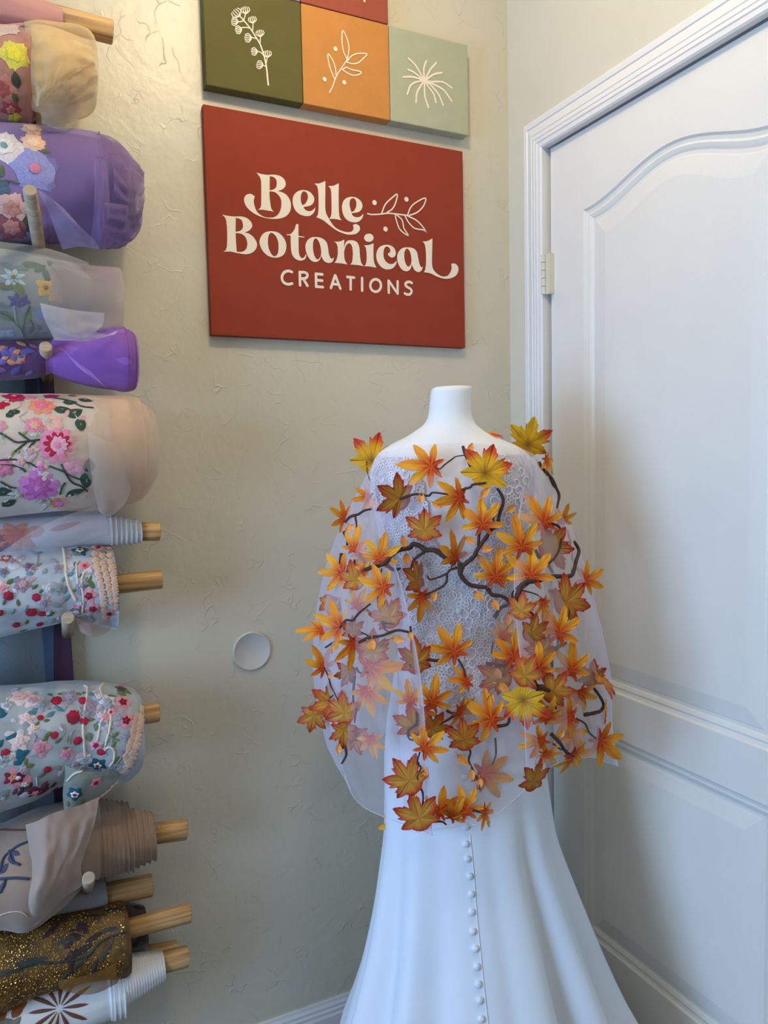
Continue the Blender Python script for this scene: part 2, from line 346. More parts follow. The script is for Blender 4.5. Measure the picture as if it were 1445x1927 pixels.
glyph(m, A, [(200,821,1),(270,827),(340,838),(400,880),(440,950),(432,1010),(390,1055),(330,1075),(250,1068),(140,1044,1),(211,1046,1),(270,1048),(315,1020),(332,960),(315,890),(270,848),(200,834,1)])
glyph(m, A, [(600,815),(680,830),(740,885),(772,960),(765,1040),(725,1095),(650,1115),(570,1095),(505,1035),(470,950),(485,880),(530,830)], [(605,832),(650,865),(680,930),(685,1010),(675,1070),(645,1098),(610,1080),(575,1010),(565,930),(575,860)])
glyph(m, A, [(885,735,1),(910,733,1),(911,866,1),(978,878,1),(975,887,1),(912,880,1),(912,1000),(920,1080),(945,1118),(975,1110),(995,1072,1),(1000,1092),(985,1130),(935,1148),(880,1130),(840,1080),(825,1000),(822,863,1),(775,858,1),(778,850,1),(822,845),(862,800)])
glyph(m, A, [(1095,880),(1170,892),(1225,935),(1245,1000),(1255,1070),(1278,1122),(1300,1120),(1312,1108,1),(1300,1155),(1260,1175),(1210,1160),(1180,1120),(1170,1088,1),(1150,1140),(1110,1163),(1060,1150),(1015,1095),(990,1010),(1000,940),(1040,895)], [(1110,895),(1140,930),(1160,990),(1168,1060),(1155,1110),(1130,1135),(1100,1110),(1080,1050),(1075,970),(1085,915)])
glyph(m, A, [(1315,933,1),(1380,930),(1430,910,1),(1427,1000),(1430,1110),(1445,1160),(1468,1192,1),(1390,1179),(1320,1173,1),(1340,1140),(1355,1080),(1355,1000),(1340,955)])
glyph(m, B, [(98,770,1),(130,692),(190,676),(250,700),(275,760),(282,850),(297,930),(328,970,1),(250,957),(168,950,1),(190,930),(200,870),(200,790),(185,730),(155,711),(122,742),(102,810,1)])
glyph(m, B, [(383+54*math.cos(a*PI/4), 648+47*math.sin(a*PI/4)) for a in range(8)])
glyph(m, B, [(325,735,1),(380,730),(437,712,1),(435,800),(440,910),(468,988,1),(400,975),(332,970,1),(350,940),(358,880),(355,800),(345,755)])
glyph(m, B, [(698,905,1),(690,950),(650,995),(590,1007),(530,985),(480,920),(467,840),(490,770),(540,735),(610,730),(665,760),(688,815),(675,860),(640,872),(605,848),(600,825,1),(622,812),(625,780),(602,752),(572,752),(552,790),(550,860),(575,915),(620,945),(665,938)])
glyph(m, B, [(810,757),(880,765),(925,805),(940,870),(955,940),(977,983),(993,968,1),(985,1010),(950,1037),(905,1020),(878,975),(868,950,1),(855,1000),(815,1028),(760,1010),(715,940),(703,860),(725,800),(765,765)], [(820,772),(845,800),(860,850),(865,910),(855,955),(830,975),(805,950),(787,890),(785,820),(800,782)])
glyph(m, B, [(988,690,1),(1045,685),(1103,655,1),(1100,800),(1098,930),(1110,1000),(1150,1050),(1210,1085),(1270,1080),(1305,1040),(1320,990),(1315,942,1),(1355,940),(1390,970),(1397,1020),(1370,1075),(1310,1107),(1240,1112),(1160,1090),(1080,1052),(1003,1038,1),(1020,1010),(1030,930),(1030,830),(1020,740),(1005,705)])
m.build('lettering', CREAM, sign, smooth=False)
m = MB(); K = lambda x, y: plane_pt(x, y, (510, 480), 4.983, SD); PX = .00115
def ks(pts, sm=False): stroke(m, [K(*p) for p in pts], .0059, SD, smooth=sm)
ks([(193,160),(160,150),(120,165),(100,210),(115,255),(155,275),(195,268)], True)
ks([(268,160),(270,285)]); ks([(268,163),(310,163),(338,180),(330,212),(300,222),(268,222)], True); ks([(302,224),(340,288)])
ks([(420,175),(422,298)]); ks([(420,177),(480,182)]); ks([(420,235),(478,240)]); ks([(422,296),(484,301)])
ks([(599,192),(560,308)]); ks([(602,192),(648,315)]); ks([(577,272),(634,276)])
ks([(713,206),(777,212)]); ks([(745,210),(745,323)]); ks([(852,216),(852,334)])
ks([(979+50*math.cos(a*PI/8), 286+58*math.sin(a*PI/8)) for a in range(17)], True)
ks([(1100,242),(1102,354)]); ks([(1102,242),(1183,360)]); ks([(1185,247),(1185,363)])
ks([(1318,262),(1295,252),(1265,260),(1259,282),(1275,300),(1305,318),(1316,342),(1300,368),(1272,370),(1252,360)], True)
m.build('lettering', CREAM, sign, smooth=False)
def sprig(parent, f, dep, strokes, dots, wd):
    q = MB()
    for s in strokes:
        tp = None
        if isinstance(s, tuple): s, tp = s
        stroke(q, [f(*p) for p in s], wd, dep, taper=tp)
    for x, y, r in dots:
        c = Vector(f(x, y)); e = Vector(f(x+r, y)); rr = (e-c).length
        fill(q, [[(c.x+rr*math.cos(k*PI/10), c.y+rr*math.sin(k*PI/10)) for k in range(20)]], dep)
    return q.build('sprig_drawing', CREAM, parent, smooth=False)
sprig(sign, B, SD, [[(370,375),(420,385),(520,380),(600,370),(700,380),(820,395)],[(530,365),(570,270),(640,200),(703,155),(690,240),(650,320),(590,360)],
 [(820,395),(860,300),(930,240),(1025,200),(1000,290),(930,360),(840,395)],[(680,385),(700,470),(740,560),(830,622),(780,540),(760,450),(700,390)],
 [(790,395),(830,470),(900,540),(1000,560),(1035,590),(990,520),(920,450),(820,400)]], [(447,250,25),(809,213,24),(572,550,25)], .0031)
G8 = 'small square canvases above the sign'
xs = [-.7470, -.5420, -.3370]; z8 = 2.101; D8 = .030
cg = canvas('square_canvas', xs[0], z8, .2035, .2032, D8, CM['green'], 'olive green square canvas with a cream seed-head sprig, above the sign at left', G8)
co = canvas('square_canvas', xs[1], z8, .2035, .2032, D8, CM['orange'], 'mustard orange square canvas with a cream leafy sprig and three dots', G8)
cs = canvas('square_canvas', xs[2], z8, .2035, .2032, D8, CM['sage'], 'pale sage square canvas with a cream starburst flower, nearest the corner', G8)
canvas('square_canvas', xs[0], z8+.2052, .2035, .2032, D8, CM['mauve'], 'mauve square canvas mostly cut off at the top, above the olive one', G8)
cr_ = canvas('square_canvas', xs[1], z8+.2052, .2035, .2032, D8, CM['rust'], 'rust red square canvas cut off at the top, above the orange one', G8)
g = lambda x, y: plane_pt(x, y, (370, 0), 7.225, D8)
st = [([(580,215),(640,280),(730,390),(800,500),(860,600),(910,740),(940,870),(955,980),(972,1155)], (1.0, 1.3))]
for a, b in (((640,270),(665,190)),((762,410),(765,315)),((862,580),(865,500)),((945,860),(960,775)),((935,905),(900,885)),((800,525),(745,510))): st.append(([a, ((a[0]+b[0])/2, (a[1]+b[1])/2), b], (.8, .7)))
st += [([(640,285),(600,295),(560,300)], (.8, .8)), ([(720,385),(670,375),(600,380)], (.8, .8)), ([(910,760),(870,715),(825,700)], (.8, .8))]
def umbel(bx, by, tx, ty):
    d = Vector((tx-bx, ty-by)); L = d.length; d /= L; n = Vector((-d.y, d.x)); b = Vector((bx, by))
    for k in (-2, -1, 0, 1, 2):
        e = b+d*L*(1-.06*abs(k))+n*k*L*.24; mid = b+d*L*.45+n*k*L*.30
        st.append(([tuple(b), tuple(b+d*L*.1+n*k*L*.12), tuple(mid), tuple(e)], (.75, .75)))
for u in ((580,225,505,140),(665,190,655,95),(560,300,470,290),(765,315,748,228),(610,400,525,415),(745,515,650,520),(865,500,853,412),(825,700,740,705),(960,780,962,690),(900,890,812,875)): umbel(*u)
sprig(cg, g, D8, st, [], .0026)
g = lambda x, y: plane_pt(x, y, (550, 0), 7.605, D8)
sprig(co, g, D8, [([(530,1325),(580,1230),(620,1110),(690,990),(760,890),(790,840)], (1.1, .9)),[(780,850),(725,720),(707,560),(722,440),(785,570),(808,700),(785,845)],[(600,1130),(540,980),(512,870),(512,775),(578,870),(615,980),(625,1090)],
 [(780,880),(850,800),(950,768),(1065,775),(1010,840),(940,900),(860,915),(770,890)],[(710,1000),(770,968),(850,1000),(980,1030),(950,1070),(870,1080),(790,1050),(720,1005)]], [(615,702,28),(460,1137,28),(740,1182,27)], .0026)
g = lambda x, y: plane_pt(x, y, (710, 40), 7.411, D8)
c0 = (655, 830)
sprig(cs, g, D8, [(l+[c0], (1, 1)) for l in ([(430,520),(530,620)],[(425,675),(520,725)],[(360,780),(490,780)],[(415,1020),(460,900),(540,850)],[(538,1130),(550,1000),(610,890)],[(710,1200),(665,1060),(655,930)],[(815,1130),(780,1010),(700,900)],[(915,1170),(850,1020),(740,890)],[(1035,1115),(920,960),(760,870)],[(1035,930),(910,850),(750,845)],[(895,720),(790,740),(700,800)],[(820,580),(740,670),(680,780)],[(680,555),(645,660),(650,780)])], [], .0042)
g = lambda x, y: plane_pt(x, y, (550, 0), 7.605, D8)
sprig(cr_, g, D8, [([(1000,-90),(1015,-30),(1032,20)], (.9, 1.4)), [(1000,-90),(960,-160),(965,-240)], [(1000,-90),(1060,-150),(1090,-230)]], [], .0032)
# round wall plate
pc = aty(474.5, 1225.5, -.004); q = MB(); rr = 34.5/FPX*fdist(pc)*1.06
ring = lambda r, y: [(pc.x+r*math.cos(a*PI/24), y, pc.z+r*math.sin(a*PI/24)) for a in range(48)]
q.grid([ring(rr, 0), ring(rr, -.003), ring(rr-.0008, -.0045), ring(rr-.0025, -.005), ring(rr-.0036, -.0038), ring(.0005, -.0038)], closed=True)
tag(q.build('wall_plate', mat('plate_paint', (204, 200, 190), rough=.35, var=.01), origin=(pc.x, 0, pc.z)), 'round blank off-white cover plate on the back wall', 'wall plate')
# ------------------------------------------------------------------ dress form and wedding dress
DM = 1.45                                            # forward distance of the figure's axis
FH = Vector((Fw.x, Fw.y, 0)).normalized(); RH = Vector((FH.y, -FH.x, 0))
FORM = mat('form_fabric', (232, 234, 236), rough=.7, var=.01, bump=.1, bscale=900)
SATIN = mat('satin', (226, 231, 238), rough=.5, spec=.4, var=.01, nscale=6, sheen=.15)
LACE = mat('lace_thread', (250, 250, 250), rough=.6, spec=.4, var=.02, bump=.3, bscale=1500)
def section(y, xl, xr, b, dd=0):
    """one height of the body: silhouette from two pixels at the figure's distance, b = half depth; returns z, centre, a, b"""
    L = at(xl, y, DM+dd); R_ = at(xr, y, DM+dd); return [(L.z+R_.z)/2, (L+R_)/2, ((R_-L).dot(RH))/2, b]
def loft(secs, n=96, fold=None, sub=5, expo=2.0):
    keys = [tuple([s[0], s[1].x, s[1].y, s[2], s[3]]) for s in secs]
    S = cr(keys, sub) if sub > 1 else [Vector(k) for k in keys]
    rows = []
    for s in S:
        z, cx, cy, a, b = s; row = []
        for k in range(n):
            th = 2*PI*k/n                     # 0 = towards camera, + = picture right
            sx = math.sin(th); cz = math.cos(th)
            px_ = a*math.copysign(abs(sx)**(2/expo), sx); py_ = b*math.copysign(abs(cz)**(2/expo), cz)
            f = fold(th, z) if fold else 0
            m_ = 1+f/max(.02, math.hypot(px_, py_))
            row.append(Vector((cx, cy, z))+RH*px_*m_-FH*py_*m_)
        rows.append(row)
    return rows
# form: neck, sloping shoulders, back
fs = [section(*a) for a in ((728,846,882,.018),(729,818,886,.034),(736,811,887,.042),(752,809,886,.043),(780,806,887,.045),(797,798,893,.050),(808,784,904,.056),(820,765,922,.062),(832,740,950,.070),(842,722,972,.076),(855,708,990,.082),(872,700,1001,.088),(900,697,1004,.094),(950,706,999,.098),(1000,716,989,.095),(1060,732,974,.090),(1120,744,965,.084),(1180,752,962,.086))]
form = thing('dress_form', 'white fabric dress form with a capped neck, wearing the wedding gown', 'mannequin', (fs[0][1].x, fs[0][1].y, 0))
m = MB(); fr = loft(fs, 72, None, 4, 2.15); m.grid(fr, closed=True); m.v.append(tuple(sum(fr[0], Vector())/72)); c_ = len(m.v)-1
for k in range(72): m.f.append((c_, k, (k+1) % 72)); m.m.append(0)
m.c.append((1,)*4)
m.build('torso', FORM, form)
FB = bvh_of(m)
m = MB(); n0 = fs[0][1]; m.tube([(n0.x, n0.y, 0.02), (n0.x, n0.y, 1.0)], .012, 12)
for k in range(4):
    a = k*PI/2+.4; m.tube([(n0.x, n0.y, .12), (n0.x+.10*math.cos(a), n0.y+.10*math.sin(a), .06), (n0.x+.17*math.cos(a), n0.y+.17*math.sin(a), .012)], .011, 8)
m.build('stand', mat('stand_metal', (60, 60, 62), rough=.4, metal=.8), form)
# dress
def gau(th, c, w): d = (th-c+PI) % (2*PI)-PI; return math.exp(-(d/w)**2)
zt_ = 1.0
def fold(th, z):
    k = max(0, min(1, (0.82-z)/.62)); k2 = k**1.3
    f = 0
    for c, w_, a in ((.62, .085, -.040), (.86, .12, .030), (1.12, .10, -.026), (1.45, .16, .022), (.40, .14, .012), (-.42, .16, -.014), (-.66, .14, .014), (-.95, .11, -.022), (-1.2, .14, .018), (-1.5, .12, -.02), (.16, .07, -.005), (2.2, .2, .03), (2.7, .2, -.03), (-2.2, .2, .03), (-2.7, .2, -.03)):
        f += 1.3*a*gau(th, c, w_*(1.25-.25*k))*k2
    f += .0035*k*noise.noise(Vector((math.cos(th)*3, math.sin(th)*3, z*5)))
    return f
bs = [section(*a) for a in ((858,706,992,.090),(880,698,1004,.095),(910,697,1005,.099),(950,704,1000,.102),(1000,714,991,.100),(1060,730,976,.095),(1120,742,967,.089),(1180,750,964,.091),(1240,745,976,.100),(1300,736,995,.110),(1360,727,1010,.117),(1430,722,1022,.121),(1500,722,1030,.124),(1570,720,1040,.129),(1640,711,1062,.138),(1720,699,1090,.155),(1800,683,1120,.176),(1870,666,1150,.194),(1930,648,1180,.21),(2010,622,1215,.225),(2100,600,1245,.24),(2200,585,1262,.25))]
zz = bs[-1][0]
bs = [b for b in bs if b[0] > .01]; lb = bs[-1]; bs.append([.004, lb[1], lb[2]*1.02, lb[3]*1.01])
def neckcut(rows):
    """open neckline: the bodice dips between the shoulders at the back"""
    out = []
    for i, r in enumerate(rows): out.append(r)
    return out
dress = thing('wedding_dress', 'white mermaid wedding gown with lace bodice and covered back buttons, on the dress form', 'dress', (bs[8][1].x, bs[8][1].y, 0))
rows = loft(bs, 220, fold, 6, 2.1)
# bodice yoke starts lower in the centre (deep V with sheer mesh), full skirt below
m = MB()
n = 220
for_all = rows
vs = [p for r in rows for p in r]; fcs = []
for i in range(len(rows)-1):
    for j in range(n):
        k = (j+1) % n; th = 2*PI*(j+.5)/n; th = th-2*PI if th > PI else th
        zc = rows[i][j].z
        ss = min(1, max(0, (abs(th)-.22)/.34)); top = 1.185+.26*ss*ss*(3-2*ss)
        if zc > top: continue
        fcs.append((i*n+j, i*n+k, (i+1)*n+k, (i+1)*n+j))
m.add(vs, fcs); used = sorted({i for f in m.f for i in f}); rm = {a: b for b, a in enumerate(used)}
m2 = MB(); m2.add([m.v[i] for i in used], [tuple(rm[i] for i in f) for f in m.f])
GB = bvh_of(m2)
BODICE = mat('bodice_net', (210, 206, 214), rough=.55, var=.04, nscale=60, bump=.3, bscale=800)
mb_, ms_ = MB(), MB()
for part_, up_ in ((mb_, True), (ms_, False)):
    sel = []
    for f in m2.f:
        c = sum((Vector(m2.v[i]) for i in f), Vector())/4; v_ = c-CAM; px_ = CX+FPX*v_.dot(Rt)/v_.dot(Fw); py = CY-FPX*v_.dot(Up)/v_.dot(Fw)
        lim = 1318-abs(px_-866)*.9+10*math.sin(px_*.11)
        if (py < lim) == up_: sel.append(f)
    us = sorted({i for f in sel for i in f}); r_ = {a: b for b, a in enumerate(us)}
    part_.add([m2.v[i] for i in us], [tuple(r_[i] for i in f) for f in sel])
mb_.build('bodice', BODICE, dress); ms_.build('skirt', SATIN, dress)
def drop(P, nrm, bvh):
    h = bvh.find_nearest(P); return h[0]+nrm*0, h[1]
# lace: curling stitched flowers laid on the bodice
def lace():
    m = MB(); rnd = random.Random(3)
    def tubeon(pts, rad):
        out = []
        for p in pts:
            h = GB.find_nearest(p) 
            if h[0] is None: return
            nn = h[1]; nn = nn if nn.dot(CAM-h[0]) > 0 else -nn
            out.append(h[0]+nn*rad*.9)
        m.tube(out, rad, 4, cap=False)
    cells = []
    for _ in range(2600):
        py = rnd.uniform(862, 1330); px_ = rnd.uniform(700, 1005)
        cxx = 866; w_in = 0
        if py < 1010: w_in = 52*(1010-py)/150+6
        if abs(px_-cxx) < w_in: continue
        if py > 1230 and abs(px_-cxx) > 130-(py-1230)*1.2+12*math.sin(px_*.2): continue
        if any((px_-a)**2+(py-b)**2 < 12.5**2 for a, b in cells): continue
        cells.append((px_, py))
        h, nn = hit(GB, px_, py)
        if h is None:
            h, nn = hit(FB, px_, py)
            if h is None: continue
        if nn.dot(CAM-h) < 0: nn = -nn
        t1 = nn.orthogonal().normalized(); t2 = nn.cross(t1); a0 = rnd.uniform(0, 6.28); R0 = rnd.uniform(.0075, .0115)
        kind = rnd.random()
        if kind < .55:
            N = rnd.choice((5, 6))
            for k in range(N):
                a = a0+2*PI*k/N; d = t1*math.cos(a)+t2*math.sin(a); e = nn.cross(d)
                tubeon([h+d*R0*(.25)+e*0, h+d*R0*.6+e*R0*.36, h+d*R0*1.0+e*R0*.22, h+d*R0*1.05-e*R0*.15, h+d*R0*.7-e*R0*.36, h+d*R0*.25], .00125)
            tubeon([h+(t1*math.cos(q)+t2*math.sin(q))*R0*.2 for q in (0, 1.2, 2.4, 3.6, 4.8, 6.28)], .0007)
        else:
            pts = []
            for k in range(10):
                a = a0+k*.62; r = R0*(1.25-k*.115); pts.append(h+(t1*math.cos(a)+t2*math.sin(a))*r)
            tubeon(pts, .0015)
            d = t1*math.cos(a0)+t2*math.sin(a0); tubeon([pts[0], pts[0]+nn.cross(d)*R0*-.6+d*R0*.2, pts[0]+nn.cross(d)*R0*-1.2-d*R0*.1], .0007)
    return m.build('lace_applique', LACE, dress)
lace()
def btn(px_, py):
    h, nn = hit(GB, px_, py)
    if h is None: return
    if nn.dot(CAM-h) < 0: nn = -nn
    b = MB(); t1 = nn.orthogonal().normalized(); t2 = nn.cross(t1); R0 = .0058
    rws = [[h+nn*hh+(t1*math.cos(a*PI/9)+t2*math.sin(a*PI/9))*r for a in range(18)] for r, hh in ((.0045, -.001), (R0, .0016), (R0, .003), (.0046, .0048), (.0025, .0057), (.0002, .006))]
    b.grid(rws, closed=True); b.build('button', SATIN, dress)
for p in ((862,1150),(864,1181),(866,1212),(868,1245),(870,1280),(871,1316),(872,1352),(873,1388),(874,1425),(874,1462),(875,1508),(876,1555.6),(876,1588),(879,1616),(883.6,1648.5),(886.5,1682),(887,1716),(889,1752.6),(894,1785),(897,1819),(899.4,1852),(902,1882.5),(905,1917.5)): btn(*p)
# stitched button placket: a narrow turned edge beside the buttons
m = MB(); pts = []
for a in cr([(882,1570),(889,1640),(895,1720),(903,1800),(910,1870),(918,1940)], 8):
    h, nn = hit(GB, a[0]+2, a[1])
    if h is not None: nn = nn if nn.dot(CAM-h) > 0 else -nn; pts.append(h+nn*.0004)
m.tube(pts, .0011, 6); m.build('placket_seam', SATIN, dress)
# ------------------------------------------------------------------ cape of see-through net
TULLE = sheer('tulle_net', (236, 226, 236), .13, .52, var=.06)
cape = thing('maple_leaf_cape', 'sheer white tulle cape covered in orange maple leaves and brown branches, over the gown', 'cape', (n0.x, n0.y, 0))
Rws = [
 [(760,838,-.04),(718,846,-.01),(714,850,.02),(716,852,.03),(726,850,.045),(742,846,.055),(780,838,.075),(866,834,.088),(930,838,.082),(962,842,.07),(980,844,.06),(990,848,.04),(999,852,.02),(1001,852,0),(975,842,-.05)],
 [(720,900,-.07),(689,900,-.02),(686,905,.02),(692,905,.06),(704,905,.085),(713,905,.075),(770,900,.112),(865,900,.126),(935,900,.122),(975,900,.10),(988,900,.095),(1006,900,.07),(1024,900,.03),(1030,900,-.01),(1000,900,-.07)],
 [(690,1000,-.11),(638,1000,-.05),(652,1000,.04),(690,1000,.10),(724,1000,.135),(713,1000,.10),(765,1000,.120),(865,1000,.130),(930,1000,.126),(978,1000,.10),(973,1000,.14),(1012,1000,.12),(1062,1000,.06),(1077,1000,-.01),(1030,1000,-.10)],
 [(660,1120,-.15),(601,1120,-.08),(628,1120,.04),(677,1120,.125),(759,1120,.17),(737,1120,.115),(770,1120,.112),(865,1120,.120),(925,1120,.116),(988,1120,.11),(968,1120,.17),(1022,1120,.155),(1097,1120,.07),(1114,1120,-.03),(1060,1120,-.12)],
 [(650,1260,-.17),(590,1260,-.10),(618,1260,.04),(661,1260,.135),(788,1260,.20),(747,1260,.125),(780,1260,.124),(865,1260,.132),(930,1260,.13),(1000,1260,.12),(981,1260,.195),(1042,1260,.175),(1127,1260,.08),(1145,1260,-.04),(1080,1260,-.12)],
 [(660,1390,-.17),(612,1390,-.09),(634,1400,.04),(653,1410,.135),(801,1400,.205),(752,1420,.13),(785,1420,.137),(865,1420,.146),(930,1420,.145),(1006,1400,.135),(989,1400,.205),(1047,1380,.18),(1124,1370,.10),(1152,1370,-.01),(1090,1370,-.12)],
 [(665,1430,-.17),(628,1425,-.09),(646,1460,.05),(686,1520,.14),(812,1570,.20),(765,1562,.14),(800,1562,.155),(865,1556,.16),(925,1540,.165),(1000,1475,.15),(994,1490,.21),(1042,1440,.185),(1112,1425,.11),(1163,1442,.02),(1100,1420,-.10)]]
def resample(rows, nr, nc):
    R1 = [cr([Vector(p) for p in r], nc) for r in rows]; cols = list(zip(*R1)); G = [cr(list(c), nr) for c in cols]
    return [list(r) for r in zip(*G)]
def cape_mesh(rows, off=0, seed=0, jit=.003):
    G = resample(rows, 8, 9); out = []
    nr = len(G)
    for i, r in enumerate(G):
        o = []
        for j, (px_, py, dep) in enumerate(r):
            k = i/(nr-1); w_ = jit*k*(noise.noise(Vector((j*.16, i*.05, seed)))*1.4+noise.noise(Vector((j*.5, i*.07, seed+4)))*.8)
            if j < 38 or j > 92: w_ += .0075*k*math.sin(j*.83+i*.012+seed)+.003*k*math.sin(j*1.9)
            o.append(at(px_, py, DM-dep+off-w_))
        out.append(o)
    return out
m = MB(); CG = cape_mesh(Rws); m.grid(CG)
CB = bvh_of(m)
m.build('tulle', TULLE, cape)
# hemmed edges of the net: thin rolled seams along hem and the two front folds
m = MB(); nc = len(CG[0])
m.tube(CG[-1], .0006, 5)
for c in (4, 10, 13, 1): m.tube([r[c*9] for r in CG], .00045, 5)
m.build('rolled_edge', sheer('tulle_edge', (238, 236, 242), .5, .2), cape)
# second, inner layer of net closing the sleeves behind
back = [[(r[0][0], r[0][1], r[0][2]), (r[0][0]+.35*(r[14][0]-r[0][0]), r[0][1]-6, r[0][2]-.03), (r[0][0]+.65*(r[14][0]-r[0][0]), r[14][1]-6, r[14][2]-.03), (r[14][0], r[14][1], r[14][2])] for r in Rws]
m = MB(); m.grid(cape_mesh(back, 0, 9)); m.build('tulle', TULLE, cape)
inner = [[(r[1][0]+14, r[1][1], r[1][2]-.02), (r[2][0]+22, r[2][1]-8, r[2][2]-.03), (r[3][0]+30, r[3][1]-14, r[3][2]-.045), ((r[3][0]+r[4][0])/2+22, r[4][1]-20, r[4][2]-.075), (r[5][0]+10, r[5][1]-22, .108 if r[0][1] > 1000 else r[5][2]-.012)] for r in Rws[1:6]]
m = MB(); m.grid(cape_mesh(inner, 0, 19)); m.build('tulle', TULLE, cape)
inner = [[(r[10][0]+12, r[10][1]-20, r[10][2]-.05), (r[11][0], r[11][1]-14, r[11][2]-.05), (r[12][0]-12, r[12][1]-10, r[12][2]-.035), (r[13][0]-12, r[13][1]-8, r[13][2]-.03)] for r in Rws[1:6]]
# ---- leaves
LEAFM = attr_mat('leaf_cloth', speck=.12); LEAFD = attr_mat('leaf_cloth_printed', speck=.38)
def L3(r, g, b): return lin((r, g, b))[:3]
def mixc(a, b, t): t = max(0, min(1, t)); return tuple(a[i]*(1-t)+b[i]*t for i in range(3))
def leaf_proto(kind, v):
    """a leaf as a relief: lobes folded along their ribs; unit = length of the longest lobe; base at the origin, main lobe along +Y"""
    rnd = random.Random(v*17+len(kind)); 
    if kind == 'S':
        lob = [(0, 1.0, 30), (46, .88, 29), (-46, .88, 29), (93, .68, 29), (-93, .68, 29), (143, .44, 28), (-143, .44, 28)]
        lob = [(a+rnd.uniform(-5, 5), l*rnd.uniform(.9, 1.08), w_) for a, l, w_ in lob]; q = 1.08; web = .18
    else:
        lob = [(0, 1.0, 27), (52, .95, 27), (-52, .95, 27), (108, .74, 29), (-108, .74, 29), (17, .80, 12), (-17, .80, 12), (37, .78, 12), (-37, .78, 12), (71, .76, 12), (-71, .76, 12), (92, .62, 11), (-92, .62, 11)]
        lob = [(a+rnd.uniform(-3, 3), l*rnd.uniform(.94, 1.06), w_) for a, l, w_ in lob]; q = 1.0; web = .46
    NA = 168 if kind == 'S' else 180; fr_ = (0, .06, .3, .55, .78, .93, 1.0) if kind == 'M' else (0, .08, .35, .65, .9, 1.0)
    def rho(a):
        b = web
        for c, l, w_ in lob:
            d = abs((a-c+180) % 360-180)
            if d < w_: b = max(b, l*(web+(1-web)*(1-(d/w_)**q)))
        return b
    def near(a):
        return min((abs((a-c+180) % 360-180)/w_, c, l) for c, l, w_ in lob[:7 if kind == 'S' else 5])
    vs = [(0, 0, 0)]; cols = []; fs_ = []
    if kind == 'S':
        body = L3(250, 178, 50); body2 = L3(244, 150, 38); base = L3(214, 66, 22); dark = L3(120, 40, 20)
    elif v >= 100: body = L3(246, 184, 34); body2 = L3(232, 146, 24); base = L3(150, 92, 30); rim = L3(222, 66, 38); dark = L3(90, 52, 18)
    else: body = L3(226, 166, 64); body2 = L3(214, 138, 50); base = L3(168, 92, 38); rim = L3(214, 66, 40); dark = L3(96, 42, 22)
    cols.append(base+(1,))
    for i, t in enumerate(fr_[1:]):
        for j in range(NA):
            a = 360*j/NA; R0 = rho(a); d, c, l = near(a)
            if kind == 'M': R0 *= 1+.012*math.sin(j*PI*.66)*(t > .9)
            r = R0*t; x = r*math.sin(math.radians(a)); y = r*math.cos(math.radians(a))
            z = .085*min(1, d)*r - .20*r*r*(.5+.5*math.sin(v*2.1+a*.02)) + .02*rnd.uniform(-1, 1)*t
            vs.append((x, y, z))
            if kind == 'S':
                k = mixc(body, body2, .5+.5*math.sin(a*.05+v)); k = mixc(base, k, (r-.16)/.28)
                if a > 125 and a < 235: k = mixc(k, base, .75)
                if d*r < .012: k = mixc(k, body2, .6)
            else:
                if v >= 100:
                    k = mixc(base, body, r/.28); tip = (v == 100 and (-70 < (a+180) % 360-180 < 95)) or (v == 101 and 20 < a < 150) or (v == 102 and a > 300)
                    if tip: k = mixc(k, rim, (r-.50)/.22)
                    if t > .98: k = mixc(k, rim, .12)
                else:
                    k = mixc(body, body2, .5+.5*math.sin(a*.07+v)); k = mixc(k, rim, max(0, (t-.66)/.26)); k = mixc(k, rim, (r-.78)/.16)
                side = abs(math.sin((d*4+r*13)*PI)) if d > .08 else 1
                if d < .045 and t < .95: k = mixc(k, dark, .8)
                elif side < .16 and t < .93: k = mixc(k, dark, .4)
            cols.append(tuple(k)+(1,))
    for j in range(NA): fs_.append((0, 1+j, 1+(j+1) % NA))
    for i in range(len(fr_)-2):
        for j in range(NA): k = (j+1) % NA; fs_.append((1+i*NA+j, 1+(i+1)*NA+j, 1+(i+1)*NA+k, 1+i*NA+k))
    me = bpy.data.meshes.new('maple_leaf'); me.from_pydata(vs, [], fs_); me.materials.append(LEAFM if kind == 'S' else LEAFD)
    ca = me.color_attributes.new('Col', 'FLOAT_COLOR', 'POINT'); ca.data.foreach_set('color', [x for c in cols for x in c])
    me.polygons.foreach_set('use_smooth', [True]*len(fs_)); me.update(); return me
PS = [leaf_proto('S', k) for k in range(7)]; PMR = [leaf_proto('M', k) for k in range(5)]; PMY = [leaf_proto('M', 100+k) for k in range(3)]
def surf(px_, py, lift):
    """point on the cape at a pixel, lifted towards (or behind, if negative) the viewer side"""
    h, nn = hit(CB, px_, py)
    if h is None:
        h = at(px_, py, DM-.01); return h, -Fw
    if nn.dot(CAM-h) < 0: nn = -nn
    d = fdist(h)
    g_, n2 = hit(GB, px_, py)
    if g_ is None: g_, n2 = hit(FB, px_, py)
    dd = d-lift
    if g_ is not None: dd = min(dd, fdist(g_)-.003)
    return at(px_, py, dd), nn
cnt = [0]
CORG = Vector(cape['_o'])
